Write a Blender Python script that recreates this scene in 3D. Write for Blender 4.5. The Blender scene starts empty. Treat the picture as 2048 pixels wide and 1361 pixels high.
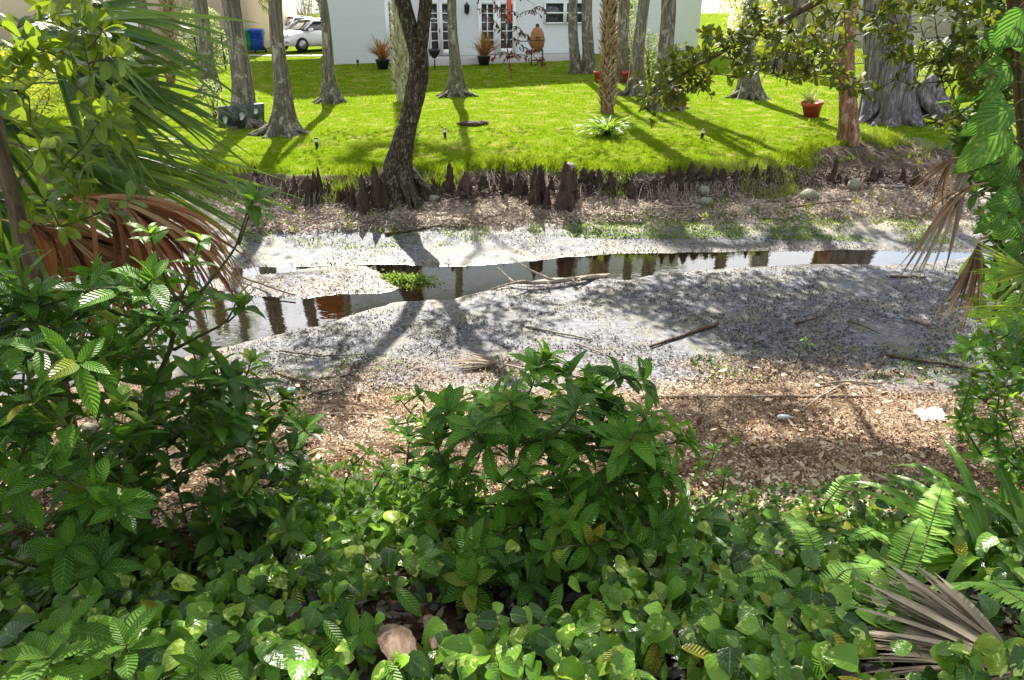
import bpy, math, random
import numpy as np
from mathutils import Vector
random.seed(7); rng = np.random.default_rng(11)
S = bpy.context.scene; COL = S.collection
R = math.radians
# ---------------------------------------------------------------- camera
F = 1500.0; PITCH = R(23.6); CZ = 3.4
cam = bpy.data.cameras.new('camera'); cam.sensor_width = 36; cam.lens = 36*F/2048; cam.clip_end = 3000; cam.clip_start = .05
co = bpy.data.objects.new('camera', cam); COL.objects.link(co)
co.location = (0, 0, CZ); co.rotation_euler = (math.pi/2-PITCH, 0, 0); S.camera = co
# ---------------------------------------------------------------- light
SUN_EL = R(42); SH = np.array([.13, -1.0]); SH /= np.linalg.norm(SH)     # ground direction in which shadows fall
LD = np.array([SH[0]*math.cos(SUN_EL), SH[1]*math.cos(SUN_EL), -math.sin(SUN_EL)])
w = bpy.data.worlds.new('World'); S.world = w; w.use_nodes = True
wt = w.node_tree; wt.nodes.clear()
wo = wt.nodes.new('ShaderNodeOutputWorld'); bg = wt.nodes.new('ShaderNodeBackground')
sky = wt.nodes.new('ShaderNodeTexSky'); sky.sky_type = 'NISHITA'; sky.sun_disc = False
sky.sun_elevation = SUN_EL; sky.sun_rotation = math.atan2(-SH[0], -SH[1]); sky.dust_density = 2.0
tc = wt.nodes.new('ShaderNodeTexCoord'); nz = wt.nodes.new('ShaderNodeTexNoise'); nz.inputs['Scale'].default_value = 2.6; nz.inputs['Detail'].default_value = 7
mp = wt.nodes.new('ShaderNodeMapping'); mp.inputs['Scale'].default_value = (1, 1, 2.2)
cr = wt.nodes.new('ShaderNodeValToRGB'); cr.color_ramp.elements[0].position = .36; cr.color_ramp.elements[1].position = .58
mx = wt.nodes.new('ShaderNodeMix'); mx.data_type = 'RGBA'; mx.inputs[7].default_value = (7.0, 7.0, 7.1, 1)
wt.links.new(tc.outputs['Generated'], mp.inputs[0]); wt.links.new(mp.outputs[0], nz.inputs[0]); wt.links.new(nz.outputs[0], cr.inputs[0])
wt.links.new(cr.outputs[0], mx.inputs[0]); wt.links.new(sky.outputs[0], mx.inputs[6]); wt.links.new(mx.outputs[2], bg.inputs[0])
bg.inputs[1].default_value = .075; wt.links.new(bg.outputs[0], wo.inputs[0])
sl = bpy.data.lights.new('sun', 'SUN'); sl.energy = 5.0; sl.angle = R(.5); sl.color = (1, .93, .82)
so = bpy.data.objects.new('sun', sl); COL.objects.link(so)
so.rotation_euler = Vector(LD).to_track_quat('-Z', 'Y').to_euler()
S.view_settings.view_transform = 'Standard'; S.view_settings.look = 'None'; S.view_settings.exposure = 1.7
S.cycles.max_bounces = 8; S.cycles.transparent_max_bounces = 12
S.cycles.use_denoising = True
# ---------------------------------------------------------------- numeric helpers
def nrm(a): a = np.asarray(a, float); return a/np.maximum(np.linalg.norm(a, axis=-1, keepdims=True), 1e-9)
def hsh(i, j, k=0):
    n = (i.astype(np.int64)*374761393 + j.astype(np.int64)*668265263 + np.int64(k)*2147483647) & 0x7fffffff
    n = ((n ^ (n >> 13))*1274126177) & 0x7fffffff
    return ((n ^ (n >> 16)) & 0xffff)/65535.0
def vn(x, y, k=0):
    x = np.asarray(x, float); y = np.asarray(y, float)
    i = np.floor(x); j = np.floor(y); u = x-i; v = y-j; u = u*u*(3-2*u); v = v*v*(3-2*v)
    return (hsh(i, j, k)*(1-u)+hsh(i+1, j, k)*u)*(1-v)+(hsh(i, j+1, k)*(1-u)+hsh(i+1, j+1, k)*u)*v
def fbm(x, y, o=3, k=0): return sum(vn(x*2**a, y*2**a, k+a)*.5**a for a in range(o))/sum(.5**a for a in range(o))
sp, cp = math.sin(PITCH), math.cos(PITCH)
def ray(x, y):
    x = np.asarray(x, float); y = np.asarray(y, float)
    a = (x-1024)/F; b = (680.5-y)/F
    return np.stack([a, b*sp+cp, b*cp-sp], -1)
def atz(x, y, z): d = ray(x, y); return np.array([0, 0, CZ])+d*((z-CZ)/d[..., 2])[..., None]
def atY(x, y, Y): d = ray(x, y); return np.array([0, 0, CZ])+d*(Y/d[..., 1])[..., None]
# ---------------------------------------------------------------- terrain
EC = np.array([(-200, 335), (300, 335), (480, 345), (600, 352), (700, 350), (820, 346), (900, 345), (1000, 333), (1100, 340), (1300, 347), (1450, 345), (1550, 338), (1640, 305), (1700, 296), (1800, 285), (1900, 300), (2100, 330)])
FC = np.array([(-200, 395), (480, 392), (700, 412), (830, 410), (1000, 397), (1200, 400), (1350, 375), (1500, 372), (1600, 378), (1850, 385), (2100, 390)])
EW = atz(EC[:, 0], EC[:, 1], .75); FW = atz(FC[:, 0], FC[:, 1], .36)
WPX = [(1990, 505), (1890, 503), (1700, 499), (1500, 503), (1300, 506), (1200, 509), (1080, 519), (960, 532), (860, 533), (740, 529), (640, 533), (500, 535), (300, 535), (60, 560),
       (-300, 640), (-500, 900), (-60, 830), (150, 765), (420, 703), (530, 676), (640, 652), (700, 630), (790, 605), (900, 598), (1000, 575), (1110, 556), (1250, 560), (1330, 548), (1430, 540), (1600, 530), (1800, 530), (1900, 520)]
WP = atz(np.array([p[0] for p in WPX]), np.array([p[1] for p in WPX]), 0)[:, :2]
BAR = atz(np.array([400, 560, 660, 735, 765, 800, 770, 690, 600, 500, 440]), np.array([562, 546, 532, 532, 548, 578, 586, 588, 598, 590, 580]), 0)[:, :2]
def sdf(poly, x, y):
    x = np.asarray(x, float); y = np.asarray(y, float); d = np.full(x.shape, 1e9); ins = np.zeros(x.shape, bool); n = len(poly)
    for i in range(n):
        ax, ay = poly[i]; bx, by = poly[(i+1) % n]; ex, ey = bx-ax, by-ay
        t = np.clip(((x-ax)*ex+(y-ay)*ey)/(ex*ex+ey*ey+1e-12), 0, 1)
        d = np.minimum(d, np.hypot(x-ax-t*ex, y-ay-t*ey))
        c = ((ay > y) != (by > y)) & (x < (bx-ax)*(y-ay)/(by-ay+1e-12)+ax); ins ^= c
    return np.where(ins, -d, d)
def ss(a, b, x): t = np.clip((x-a)/(b-a), 0, 1); return t*t*(3-2*t)
def edgeY(X): return np.interp(X, EW[:, 0], EW[:, 1])
def footY(X): return np.minimum(np.interp(X, FW[:, 0], FW[:, 1]), edgeY(X)-.35)
def hgt(X, Y, fine=True):
    X = np.asarray(X, float); Y = np.asarray(Y, float)
    near = np.interp(Y, [-5, 0, 1.4, 2.4, 3.8, 5.0, 5.9, 7.2, 9, 11.1], [2.2, 1.95, 1.72, 1.35, .8, .42, .24, .09, .035, .03])
    near = near + .05*(fbm(X*1.3, Y*1.3, 2, 5)-.5)*ss(8, 5, Y)
    e = edgeY(X)+.25*(vn(X*2.2, 0*X, 9)-.5)+.12*(vn(X*6, 0*X, 4)-.5); f = footY(X)
    law = np.interp(Y, [12, 17.5, 24.5, 32, 34, 42, 60, 200, 900], [.70, .88, 1.05, 1.3, 1.35, 1.62, 1.8, 2.2, 2.4])
    b1 = .03+(.36-.03)*np.clip((Y-11.3)/(f-11.3), 0, 1)**1.15
    b2 = .36+(law-.36)*ss(0, 1, np.clip((Y-f)/(e-f), 0, 1))**.8
    far = np.where(Y < f, b1, np.where(Y < e, b2, law))
    z = np.where(Y < 10.2, near, np.maximum(far, .03))
    if fine:
        bank = ss(11.4, 12.2, Y)*ss(e+.2, e-.1, Y)
        z = z+bank*.17*(fbm(X*3.5, Y*3.5, 3, 2)-.5)+.012*(fbm(X*5, Y*5, 2, 3)-.5)
        z = z+.03*(fbm(X*1.1, Y*1.1, 2, 8)-.5)*ss(7, 8, Y)*ss(11.3, 10.6, Y)
    s = sdf(WP, X, Y)+.08*(fbm(X*2.5, Y*2.5, 3, 31)-.5)*1.6
    s2 = sdf(BAR, X, Y)+.10*(fbm(X*3, Y*3, 3, 37)-.5)*1.6
    s = np.maximum(s, -s2)
    m = ss(.25, -.45, s)
    z = np.where(s < .5, np.minimum(z, .012+.16*np.maximum(s, 0)+.0*z), z)
    z = z-.10*ss(0.02, -.45, s)-.02*ss(.03, 0, s)
    return z
GRID = None
hgt_exact = hgt
def hgt(X, Y, fine=True):
    if GRID is None: return hgt_exact(X, Y, fine)
    gx, gy, Z = GRID; i = np.clip(np.interp(X, gx, np.arange(len(gx))), 0, len(gx)-1.001); j = np.clip(np.interp(Y, gy, np.arange(len(gy))), 0, len(gy)-1.001)
    i0 = i.astype(int) if isinstance(i, np.ndarray) else int(i); j0 = j.astype(int) if isinstance(j, np.ndarray) else int(j); u = i-i0; v = j-j0
    return (Z[j0, i0]*(1-u)+Z[j0, i0+1]*u)*(1-v)+(Z[j0+1, i0]*(1-u)+Z[j0+1, i0+1]*u)*v
def onG(x, y):
    x = np.atleast_1d(np.asarray(x, float)); y = np.atleast_1d(np.asarray(y, float)); d = ray(x, y)
    Ys = np.concatenate([np.geomspace(1.0, 60, 220), np.geomspace(62, 700, 30)]); t = np.empty(len(x))
    for s in range(0, len(x), 2000):
        dd = d[s:s+2000]; T = Ys[None]/dd[:, 1:2]; g = CZ+dd[:, 2:3]*T-hgt(dd[:, 0:1]*T, Ys[None]+0*T, False); neg = g < 0; k = np.where(neg.any(1), neg.argmax(1), len(Ys)-1); k = np.maximum(k, 1); r_ = np.arange(len(dd))
        g1 = g[r_, k]; g0 = g[r_, k-1]; fr = np.clip(g0/(g0-g1+1e-9), 0, 1); t[s:s+2000] = (Ys[k-1]+(Ys[k]-Ys[k-1])*fr)/dd[:, 1]
    P = np.array([0, 0, CZ])+d*t[:, None]; P[:, 2] = hgt(P[:, 0], P[:, 1]); return P
def G(x, y): return onG(x, y)[0]
def inpoly(n, poly):
    poly = np.array(poly, float); lo = poly.min(0); hi = poly.max(0); out = []
    while sum(len(o) for o in out) < n:
        q = rng.uniform(lo, hi, (n*2+8, 2)); out.append(q[sdf(poly, q[:, 0], q[:, 1]) < 0])
    return np.concatenate(out)[:n]
# ---------------------------------------------------------------- object helpers
def tag(o, label=None, cat=None, group=None, kind=None):
    if label: o['label'] = label
    if cat: o['category'] = cat
    if group: o['group'] = group
    if kind: o['kind'] = kind
    return o
def thing(name, label, cat, loc, group=None):
    o = bpy.data.objects.new(name, None); COL.objects.link(o); o.location = tuple(float(v) for v in loc); o.empty_display_size = .2
    return tag(o, label, cat, group)
def wloc(o):
    v = np.zeros(3)
    while o: v = v+np.array(o.location); o = o.parent
    return v
def mk(name, V, Fs, mat, parent=None, uv=None, att=None, smooth=True, loc=None):
    V = np.asarray(V, float).reshape(-1, 3)
    if isinstance(Fs, np.ndarray): Fs = [Fs]
    Fs = [np.asarray(f, np.int32) for f in Fs if len(f)]
    org = wloc(parent) if parent else (np.array(loc, float) if loc is not None else np.zeros(3))
    me = bpy.data.meshes.new(name); me.vertices.add(len(V)); me.vertices.foreach_set('co', (V-org).astype(np.float32).ravel())
    li = np.concatenate([f.ravel() for f in Fs]); tot = np.concatenate([np.full(len(f), f.shape[1], np.int32) for f in Fs])
    st = np.concatenate([[0], np.cumsum(tot)[:-1]]).astype(np.int32)
    me.loops.add(len(li)); me.loops.foreach_set('vertex_index', li); me.polygons.add(len(tot)); me.polygons.foreach_set('loop_start', st)
    me.polygons.foreach_set('loop_total', tot)
    if smooth: me.polygons.foreach_set('use_smooth', np.ones(len(tot), bool))
    if uv is not None:
        l = me.uv_layers.new(name='UVMap'); l.data.foreach_set('uv', np.asarray(uv, np.float32)[li].ravel())
    for k, v in (att or {}).items():
        a = me.attributes.new(k, 'FLOAT', 'POINT'); a.data.foreach_set('value', np.asarray(v, np.float32).ravel())
    me.update(); me.validate()
    if mat: me.materials.append(mat)
    o = bpy.data.objects.new(name, me); COL.objects.link(o)
    if parent: o.parent = parent
    elif loc is not None: o.location = tuple(float(v) for v in org)
    return o
class MB:
    def __init__(s): s.V = []; s.F4 = []; s.F3 = []; s.uv = []; s.r = []; s.n = 0
    def add(s, V, F4=None, F3=None, uv=None, r=None):
        V = np.asarray(V, float).reshape(-1, 3); s.V.append(V)
        if F4 is not None and len(F4): s.F4.append(np.asarray(F4)+s.n)
        if F3 is not None and len(F3): s.F3.append(np.asarray(F3)+s.n)
        s.uv.append(np.zeros((len(V), 2)) if uv is None else uv)
        s.r.append(np.full(len(V), random.random()) if r is None else np.broadcast_to(r, len(V))); s.n += len(V); return s
    def box(s, c, dx, dy, dz, ax=None):
        # c centre, half extents along axes ax (3x3)
        ax = np.eye(3) if ax is None else np.asarray(ax, float); q = []
        for k in (-1, 1):
            for j in (-1, 1):
                for i in (-1, 1): q.append(np.asarray(c)+ax[0]*i*dx+ax[1]*j*dy+ax[2]*k*dz)
        return s.add(q, [(0, 2, 3, 1), (4, 5, 7, 6), (0, 1, 5, 4), (2, 6, 7, 3), (0, 4, 6, 2), (1, 3, 7, 5)])
    def tube(s, P, rad, seg=6, cap=True, flute=None, sq=1.0):
        P = np.asarray(P, float); n = len(P); rad = np.broadcast_to(np.asarray(rad, float), n)
        T = nrm(np.gradient(P, axis=0)); a = np.array([0, 0, 1.]) if abs(T[0, 2]) < .9 else np.array([1., 0, 0])
        Vv = []; u = nrm(np.cross(T[0], a))
        th = np.linspace(0, 2*math.pi, seg, endpoint=False)
        for i in range(n):
            u = nrm(u-T[i]*np.dot(u, T[i])); v = np.cross(T[i], u)
            rr = rad[i]*(np.ones(seg) if flute is None else flute(i, th))
            Vv.append(P[i]+(np.cos(th)*rr)[:, None]*u+(np.sin(th)*rr*sq)[:, None]*v)
        V = np.concatenate(Vv); i = np.arange(n-1)[:, None]*seg; j = np.arange(seg)[None]; k = (j+1) % seg
        F4 = np.stack([i+j, i+k, i+seg+k, i+seg+j], -1).reshape(-1, 4)
        uv = np.stack([np.tile(np.linspace(0, 1, seg), n), np.repeat(np.linspace(0, 1, n), seg)], -1)
        F3 = []
        if cap:
            V = np.concatenate([V, P[:1], P[-1:]]); uv = np.concatenate([uv, [[0, 0], [0, 1]]]); c0 = n*seg; c1 = c0+1
            F3 = [(c0, (q+1) % seg, q) for q in range(seg)]+[(c1, (n-1)*seg+q, (n-1)*seg+(q+1) % seg) for q in range(seg)]
        return s.add(V, F4, F3, uv)
    def lathe(s, c, prof, seg=20, sx=1, sy=1):
        n = len(prof); th = np.linspace(0, 2*math.pi, seg, endpoint=False); V = []
        for r, z in prof: V.append(np.stack([c[0]+r*sx*np.cos(th), c[1]+r*sy*np.sin(th), np.full(seg, c[2]+z)], -1))
        i = np.arange(n-1)[:, None]*seg; j = np.arange(seg)[None]; k = (j+1) % seg
        return s.add(np.concatenate(V), np.stack([i+j, i+k, i+seg+k, i+seg+j], -1).reshape(-1, 4))
    def build(s, name, mat, parent=None, smooth=True, loc=None):
        if not s.V: return None
        Fs = []
        if s.F4: Fs.append(np.concatenate(s.F4))
        if s.F3: Fs.append(np.concatenate(s.F3))
        return mk(name, np.concatenate(s.V), Fs, mat, parent, np.concatenate(s.uv), {'rnd': np.concatenate(s.r)}, smooth, loc)
# leaf outlines: width against position along the leaf
def P_ell(t): return np.sin(np.pi*np.clip(t, 0, 1)**.9)**.85*np.where(t > .78, 1-.35*(t-.78)/.22, 1)
def P_heart(t): return np.interp(t, [0, .04, .12, .25, .45, .65, .82, .93, 1], [.0, .55, .88, 1, .93, .70, .38, .14, 0])
def P_obo(t): return np.interp(t, [0, .06, .2, .4, .6, .75, .88, .96, 1], [.06, .12, .42, .8, 1, .93, .6, .25, 0])
def P_strap(t): return np.interp(t, [0, .05, .3, .6, .85, 1], [.5, .7, 1, .9, .5, 0])
def P_seg(t): return np.interp(t, [0, .1, .4, .8, 1], [.5, .9, 1, .45, .02])
def P_blade(t): return np.interp(t, [0, .5, 1], [1, .8, 0])
def leafs(mb, P, D, N, L, W, prof=P_ell, droop=.6, fold=.25, nt=6, ns=1, wav=.0, r=None, roll=None):
    P = np.asarray(P, float).reshape(-1, 3); n = len(P)
    if n == 0: return mb
    D = nrm(np.broadcast_to(D, (n, 3))); N = np.broadcast_to(N, (n, 3)).astype(float)
    N = N-D*(N*D).sum(-1, keepdims=True); bad = np.linalg.norm(N, axis=1) < 1e-3; N = np.where(bad[:, None], np.cross(D, [1, .3, .2]), N); N = nrm(N)
    Sd = np.cross(D, N)
    if roll is not None:
        c = np.cos(roll)[:, None]; s_ = np.sin(roll)[:, None]; N, Sd = N*c+Sd*s_, Sd*c-N*s_
    L = np.broadcast_to(np.asarray(L, float), n); W = np.broadcast_to(np.asarray(W, float), n)
    dr = np.broadcast_to(np.asarray(droop, float), n); fo = np.broadcast_to(np.asarray(fold, float), n)
    dr = np.where(np.abs(dr) < 1e-3, 1e-3, dr); t = np.linspace(0, 1, nt+1); s = np.linspace(-1, 1, 2*ns+1)
    pw = prof(t); pw = np.maximum(pw, .012)
    a = dr[:, None]*t[None]
    cx = (L/dr)[:, None]*np.sin(a); cz = -(L/dr)[:, None]*(1-np.cos(a))
    C = P[:, None]+cx[..., None]*D[:, None]+cz[..., None]*N[:, None]
    Nt = np.cos(a)[..., None]*N[:, None]+np.sin(a)[..., None]*D[:, None]
    hw = .5*W[:, None]*pw[None]
    V = C[:, :, None]+(hw[..., None]*s)[..., None]*Sd[:, None, None]*np.cos(fo)[:, None, None, None]+(hw[..., None]*np.abs(s)*np.sin(fo)[:, None, None])[..., None]*Nt[:, :, None]
    if wav:
        ph = rng.uniform(0, 6.28, (n, 1, 1)); V = V+(wav*L[:, None, None]*np.sin(ph+t[None, :, None]*9+s*2.)*np.abs(s)*pw[None, :, None])[..., None]*Nt[:, :, None]
    m = 2*ns+1; V = V.reshape(-1, 3); base = (np.arange(n)*(nt+1)*m)[:, None, None]; i = np.arange(nt)[None, :, None]*m; j = np.arange(2*ns)[None, None]
    q = base+i+j; F4 = np.stack([q, q+1, q+m+1, q+m], -1).reshape(-1, 4)
    uv = np.stack(np.broadcast_arrays((s*.5+.5)[None, None], t[None, :, None]+np.zeros((n, 1, 1))), -1).reshape(-1, 2)
    rr = rng.random(n) if r is None else np.broadcast_to(r, n)
    mb.add(V, F4, None, uv, np.repeat(rr, (nt+1)*m)); return mb
def bez(a, b, c, n=8): t = np.linspace(0, 1, n)[:, None]; return (1-t)**2*np.asarray(a)+2*t*(1-t)*np.asarray(b)+t*t*np.asarray(c)
def spline(P, n=24):
    P = np.asarray(P, float); d = np.concatenate([[0], np.cumsum(np.linalg.norm(np.diff(P, axis=0), axis=1))]); t = np.linspace(0, d[-1], n)
    Q = np.stack([np.interp(t, d, P[:, k]) for k in range(P.shape[1])], -1)
    for _ in range(2): Q[1:-1] = .25*Q[:-2]+.5*Q[1:-1]+.25*Q[2:]
    return Q
# ---------------------------------------------------------------- materials
class NT:
    def __init__(s, name):
        s.m = bpy.data.materials.new(name); s.m.use_nodes = True; s.t = s.m.node_tree; s.t.nodes.clear(); s.out = s.t.nodes.new('ShaderNodeOutputMaterial')
    def n(s, ty, **k):
        o = s.t.nodes.new('ShaderNode'+ty)
        for a, b in k.items():
            if a[0] == '_': setattr(o, a[1:], b)
        return o
    def put(s, sock, v):
        if isinstance(v, bpy.types.NodeSocket): s.t.links.new(v, sock)
        elif v is not None:
            if isinstance(v, (tuple, list)) and len(v) == 3 and sock.type == 'RGBA': v = (*v, 1)
            sock.default_value = v
    def math(s, op, a, b=None, c=None, clamp=False):
        o = s.n('Math', _operation=op); o.use_clamp = clamp
        for i, v in enumerate((a, b, c)): s.put(o.inputs[i], v)
        return o.outputs[0]
    def mix(s, f, a, b): o = s.n('Mix', _data_type='RGBA'); s.put(o.inputs[0], f); s.put(o.inputs[6], a); s.put(o.inputs[7], b); return o.outputs[2]
    def ramp(s, f, st):
        o = s.n('ValToRGB'); e = o.color_ramp.elements
        while len(e) < len(st): e.new(.5)
        for q, (p, c) in zip(e, st): q.position = p; q.color = (*c, 1) if len(c) == 3 else c
        s.put(o.inputs[0], f); return o.outputs[0]
    def obj(s, scale=(1, 1, 1)):
        c = s.n('TexCoord'); m = s.n('Mapping'); m.inputs['Scale'].default_value = scale; s.t.links.new(c.outputs['Object'], m.inputs[0]); return m.outputs[0]
    def noise(s, vec, sc=5, det=5, ro=.6, dist=0):
        o = s.n('TexNoise'); s.put(o.inputs['Vector'], vec); o.inputs['Scale'].default_value = sc; o.inputs['Detail'].default_value = det; o.inputs['Roughness'].default_value = ro; o.inputs['Distortion'].default_value = dist; return o.outputs[0]
    def att(s, name): o = s.n('Attribute', _attribute_name=name); return o.outputs['Fac']
    def bump(s, h, st=.5, d=.02): o = s.n('Bump'); o.inputs['Strength'].default_value = st; o.inputs['Distance'].default_value = d; s.put(o.inputs['Height'], h); return o.outputs[0]
    def pbr(s, col, rough=.8, nrmo=None, spec=.4, metal=0):
        o = s.n('BsdfPrincipled'); s.put(o.inputs['Base Color'], col); s.put(o.inputs['Roughness'], rough); s.put(o.inputs['Specular IOR Level'], spec); s.put(o.inputs['Metallic'], metal)
        if nrmo is not None: s.put(o.inputs['Normal'], nrmo)
        return o.outputs[0]
    def fin(s, sh): s.t.links.new(sh, s.out.inputs[0]); return s.m
def leafmat(name, cols, trans, tf=.35, ribs=0, rough=.4, vari=None, mid=None, spec=.45, ribd=.35, slope=.9, mott=.6):
    m = NT(name); r = m.att('rnd'); st = [(i/(len(cols)-1), c) for i, c in enumerate(cols)]; col = m.ramp(r, st)
    uvn = m.n('TexCoord'); sx = m.n('SeparateXYZ'); m.t.links.new(uvn.outputs['UV'], sx.inputs[0])
    au = m.math('MULTIPLY', m.math('ABSOLUTE', m.math('SUBTRACT', sx.outputs[0], .5)), 2.); v = sx.outputs[1]; bmp = None
    lo = m.noise(m.obj(), 14, 3); col = m.mix(m.math('MULTIPLY', lo, mott), col, m.mix(.6, col, (.008, .022, .003)))
    if vari:
        nv = m.noise(m.obj((1, 1, 1)), 22, 3, .6, 1.5); f = m.math('MULTIPLY', m.math('GREATER_THAN', m.math('ADD', nv, m.math('MULTIPLY', r, .16)), vari[1]), .85); col = m.mix(f, col, vari[0])
    if ribs:
        w_ = m.math('SINE', m.math('MULTIPLY', m.math('SUBTRACT', v, m.math('MULTIPLY', au, slope/ribs*2)), ribs*6.283))
        w2 = m.math('POWER', m.math('MULTIPLY_ADD', w_, .5, .5), 4.)
        col = m.mix(m.math('MULTIPLY', w2, ribd), col, (.22, .36, .10)); bmp = m.bump(m.math('MULTIPLY_ADD', w_, .5, .5), .9, .008)
    if bmp is None and spec > .3: bmp = m.bump(m.math('ADD', m.noise(m.obj(), 30, 3, .5), m.math('MULTIPLY', m.math('SINE', m.math('MULTIPLY', m.math('SUBTRACT', v, m.math('MULTIPLY', au, .35)), 38.)), .03)), .32, .02)
    mf = m.math('LESS_THAN', au, .07); col = m.mix(m.math('MULTIPLY', mf, .5), col, mid or (.25, .38, .10))
    p = m.pbr(col, rough+.05, bmp, spec*.55); t = m.n('BsdfTranslucent'); m.put(t.inputs[0], m.mix(.75, col, trans))
    if bmp is not None: m.put(t.inputs['Normal'], bmp)
    x = m.n('MixShader'); x.inputs[0].default_value = tf; m.t.links.new(p, x.inputs[1]); m.t.links.new(t.outputs[0], x.inputs[2]); return m.fin(x.outputs[0])
def bark(name, c0, c1, c2, sc=(14, 14, 1.6), bst=.9, rough=.85, moss=None, lich=None):
    m = NT(name); v = m.obj(sc); a = m.noise(v, 1, 8, .65, .6); b = m.noise(m.obj((1, 1, 1)), 3.5, 4); col = m.ramp(a, [(.32, c0), (.5, c1), (.68, c2)])
    col = m.mix(m.math('MULTIPLY', b, .5), col, m.mix(.5, col, c2))
    if lich: col = m.mix(m.math('MULTIPLY', m.math('GREATER_THAN', m.noise(m.obj((1, 1, .6)), lich[1], 6, .7, .5), lich[2]), .75), col, lich[0])
    if moss:
        g = m.n('NewGeometry'); z = m.n('SeparateXYZ'); tcn = m.n('TexCoord'); m.t.links.new(tcn.outputs['Object'], z.inputs[0])
        f = m.math('MULTIPLY', m.math('SUBTRACT', 1.0, m.math('DIVIDE', z.outputs[2], moss[1]), clamp=True), m.math('GREATER_THAN', m.noise(m.obj(), 9, 5), .5)); col = m.mix(m.math('MULTIPLY', f, .8), col, moss[0])
    return m.fin(m.pbr(col, rough, m.bump(a, bst, .03), .2))
def plain(name, c, rough=.6, metal=0, var=.15, sc=6, spec=.4, bst=.1):
    m = NT(name); a = m.noise(m.obj(), sc, 5); col = m.mix(m.math('MULTIPLY', a, var), c, tuple(x*.35 for x in c)); return m.fin(m.pbr(col, rough, m.bump(a, bst, .01), spec, metal))
M = {}
M['coffee'] = leafmat('coffee_leaf', [(0.024, 0.094, 0.01), (0.054, 0.178, 0.014), (0.135, 0.337, 0.021), (0.09, 0.243, 0.018), (0.48, 0.374, 0.029)], (.25, .55, .03), .28, 11, .33, ribd=.30, spec=.5)
M['coffee_bright'] = leafmat('coffee_leaf_bright', [(0.051, 0.143, 0.014), (0.102, 0.26, 0.02), (0.17, 0.364, 0.03)], (.32, .62, .04), .42, 11, .35)  # brighter copy of the coffee leaf; sunlight is put into its colour
M['broad'] = leafmat('broad_leaf', [(0.012, 0.052, 0.009), (0.03, 0.117, 0.011), (0.075, 0.221, 0.015), (0.15, 0.286, 0.017), (0.3, 0.312, 0.017)], (.38, .62, .04), .42, 0, .3, mid=(.15, .25, .05))
M['oak'] = leafmat('oak_leaf', [(.012, .030, .008), (.03, .065, .010), (.07, .12, .012), (.16, .15, .02), (.16, .08, .03)], (.34, .42, .02), .32, 0, .38, mid=(.10, .13, .03), spec=.35)
M['glossy'] = leafmat('glossy_oval_leaf', [(.006, .035, .008), (.02, .09, .012), (.04, .14, .014), (.16, .28, .02), (.012, .05, .010), (.30, .34, .03)], (.45, .60, .03), .36, 0, .25, mid=(.15, .25, .05), spec=.7)
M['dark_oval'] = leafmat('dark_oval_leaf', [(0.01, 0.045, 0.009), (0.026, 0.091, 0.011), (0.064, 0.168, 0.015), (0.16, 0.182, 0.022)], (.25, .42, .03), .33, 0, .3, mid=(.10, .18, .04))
M['pothos'] = leafmat('pothos_leaf', [(0.012, 0.032, 0.005), (0.038, 0.097, 0.01), (0.105, 0.238, 0.016), (0.03, 0.076, 0.01), (0.18, 0.346, 0.024), (0.045, 0.108, 0.011), (0.3, 0.432, 0.04)], (.22, .5, .04), .08, 0, .22, vari=((.42, .52, .12), .72), spec=.5, mid=(.10, .24, .05))
M['vine'] = leafmat('vine_leaf', [(0.026, 0.096, 0.015), (0.055, 0.176, 0.02), (0.11, 0.272, 0.028)], (.22, .5, .05), .3, 7, .3, vari=((.32, .42, .10), .72), ribd=.2, slope=1.6)
M['palm'] = leafmat('palm_leaf', [(.008, .028, .006), (.02, .07, .010), (.06, .15, .018), (.16, .26, .04)], (.35, .55, .04), .3, 0, .30, spec=.6, mid=(.10, .18, .05))
M['palm_bright'] = leafmat('palm_leaf_bright', [(.12, .25, .02), (.2, .35, .04), (.35, .42, .06)], (.5, .65, .06), .45, 0, .35)
M['palm_dead'] = leafmat('palm_leaf_dead', [(0.04, 0.017, 0.011), (0.24, 0.093, 0.036), (0.336, 0.17, 0.072), (0.4, 0.281, 0.162)], (.5, .18, .06), .3, 0, .6, mid=(.4, .25, .14), spec=.25)
M['palm_brown'] = leafmat('palm_leaf_brown', [(.06, .035, .02), (.20, .12, .07), (.34, .23, .14), (.46, .36, .25)], (.4, .22, .1), .2, 0, .6, mid=(.3, .2, .12), spec=.25)
M['palm_grey'] = leafmat('palm_leaf_grey', [(.22, .17, .12), (.34, .28, .21), (.45, .38, .29)], (.3, .2, .1), .08, 0, .75, mid=(.4, .33, .24), spec=.2)
M['fern'] = leafmat('fern_leaf', [(0.096, 0.26, 0.03), (0.18, 0.38, 0.04), (0.288, 0.48, 0.07)], (.3, .6, .05), .12, 0, .4, mid=(.12, .25, .05))
M['strap'] = leafmat('strap_leaf', [(0.04, 0.112, 0.011), (0.092, 0.224, 0.015), (0.185, 0.337, 0.019)], (.25, .48, .05), .3, 0, .3)
M['grass'] = leafmat('grass_blade', [(0.025, 0.085, 0.008), (0.069, 0.145, 0.01), (0.138, 0.2, 0.016), (0.23, 0.25, 0.04), (0.368, 0.32, 0.16)], (.34, .46, .02), .5, 0, .7, mid=(.18, .28, .006), spec=.0)
M['weed'] = leafmat('weed_leaf', [(.06, .13, .02), (.12, .22, .03), (.2, .3, .04)], (.35, .5, .05), .35, 0, .5)
M['litter'] = leafmat('litter_leaf', [(0.05, 0.026, 0.015), (0.15, 0.085, 0.048), (0.32, 0.21, 0.125), (0.5, 0.38, 0.25), (0.66, 0.55, 0.40), (0.76, 0.68, 0.54)], (.4, .2, .08), .12, 0, .65, mid=(.35, .22, .12), spec=.2, mott=.25)
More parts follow.
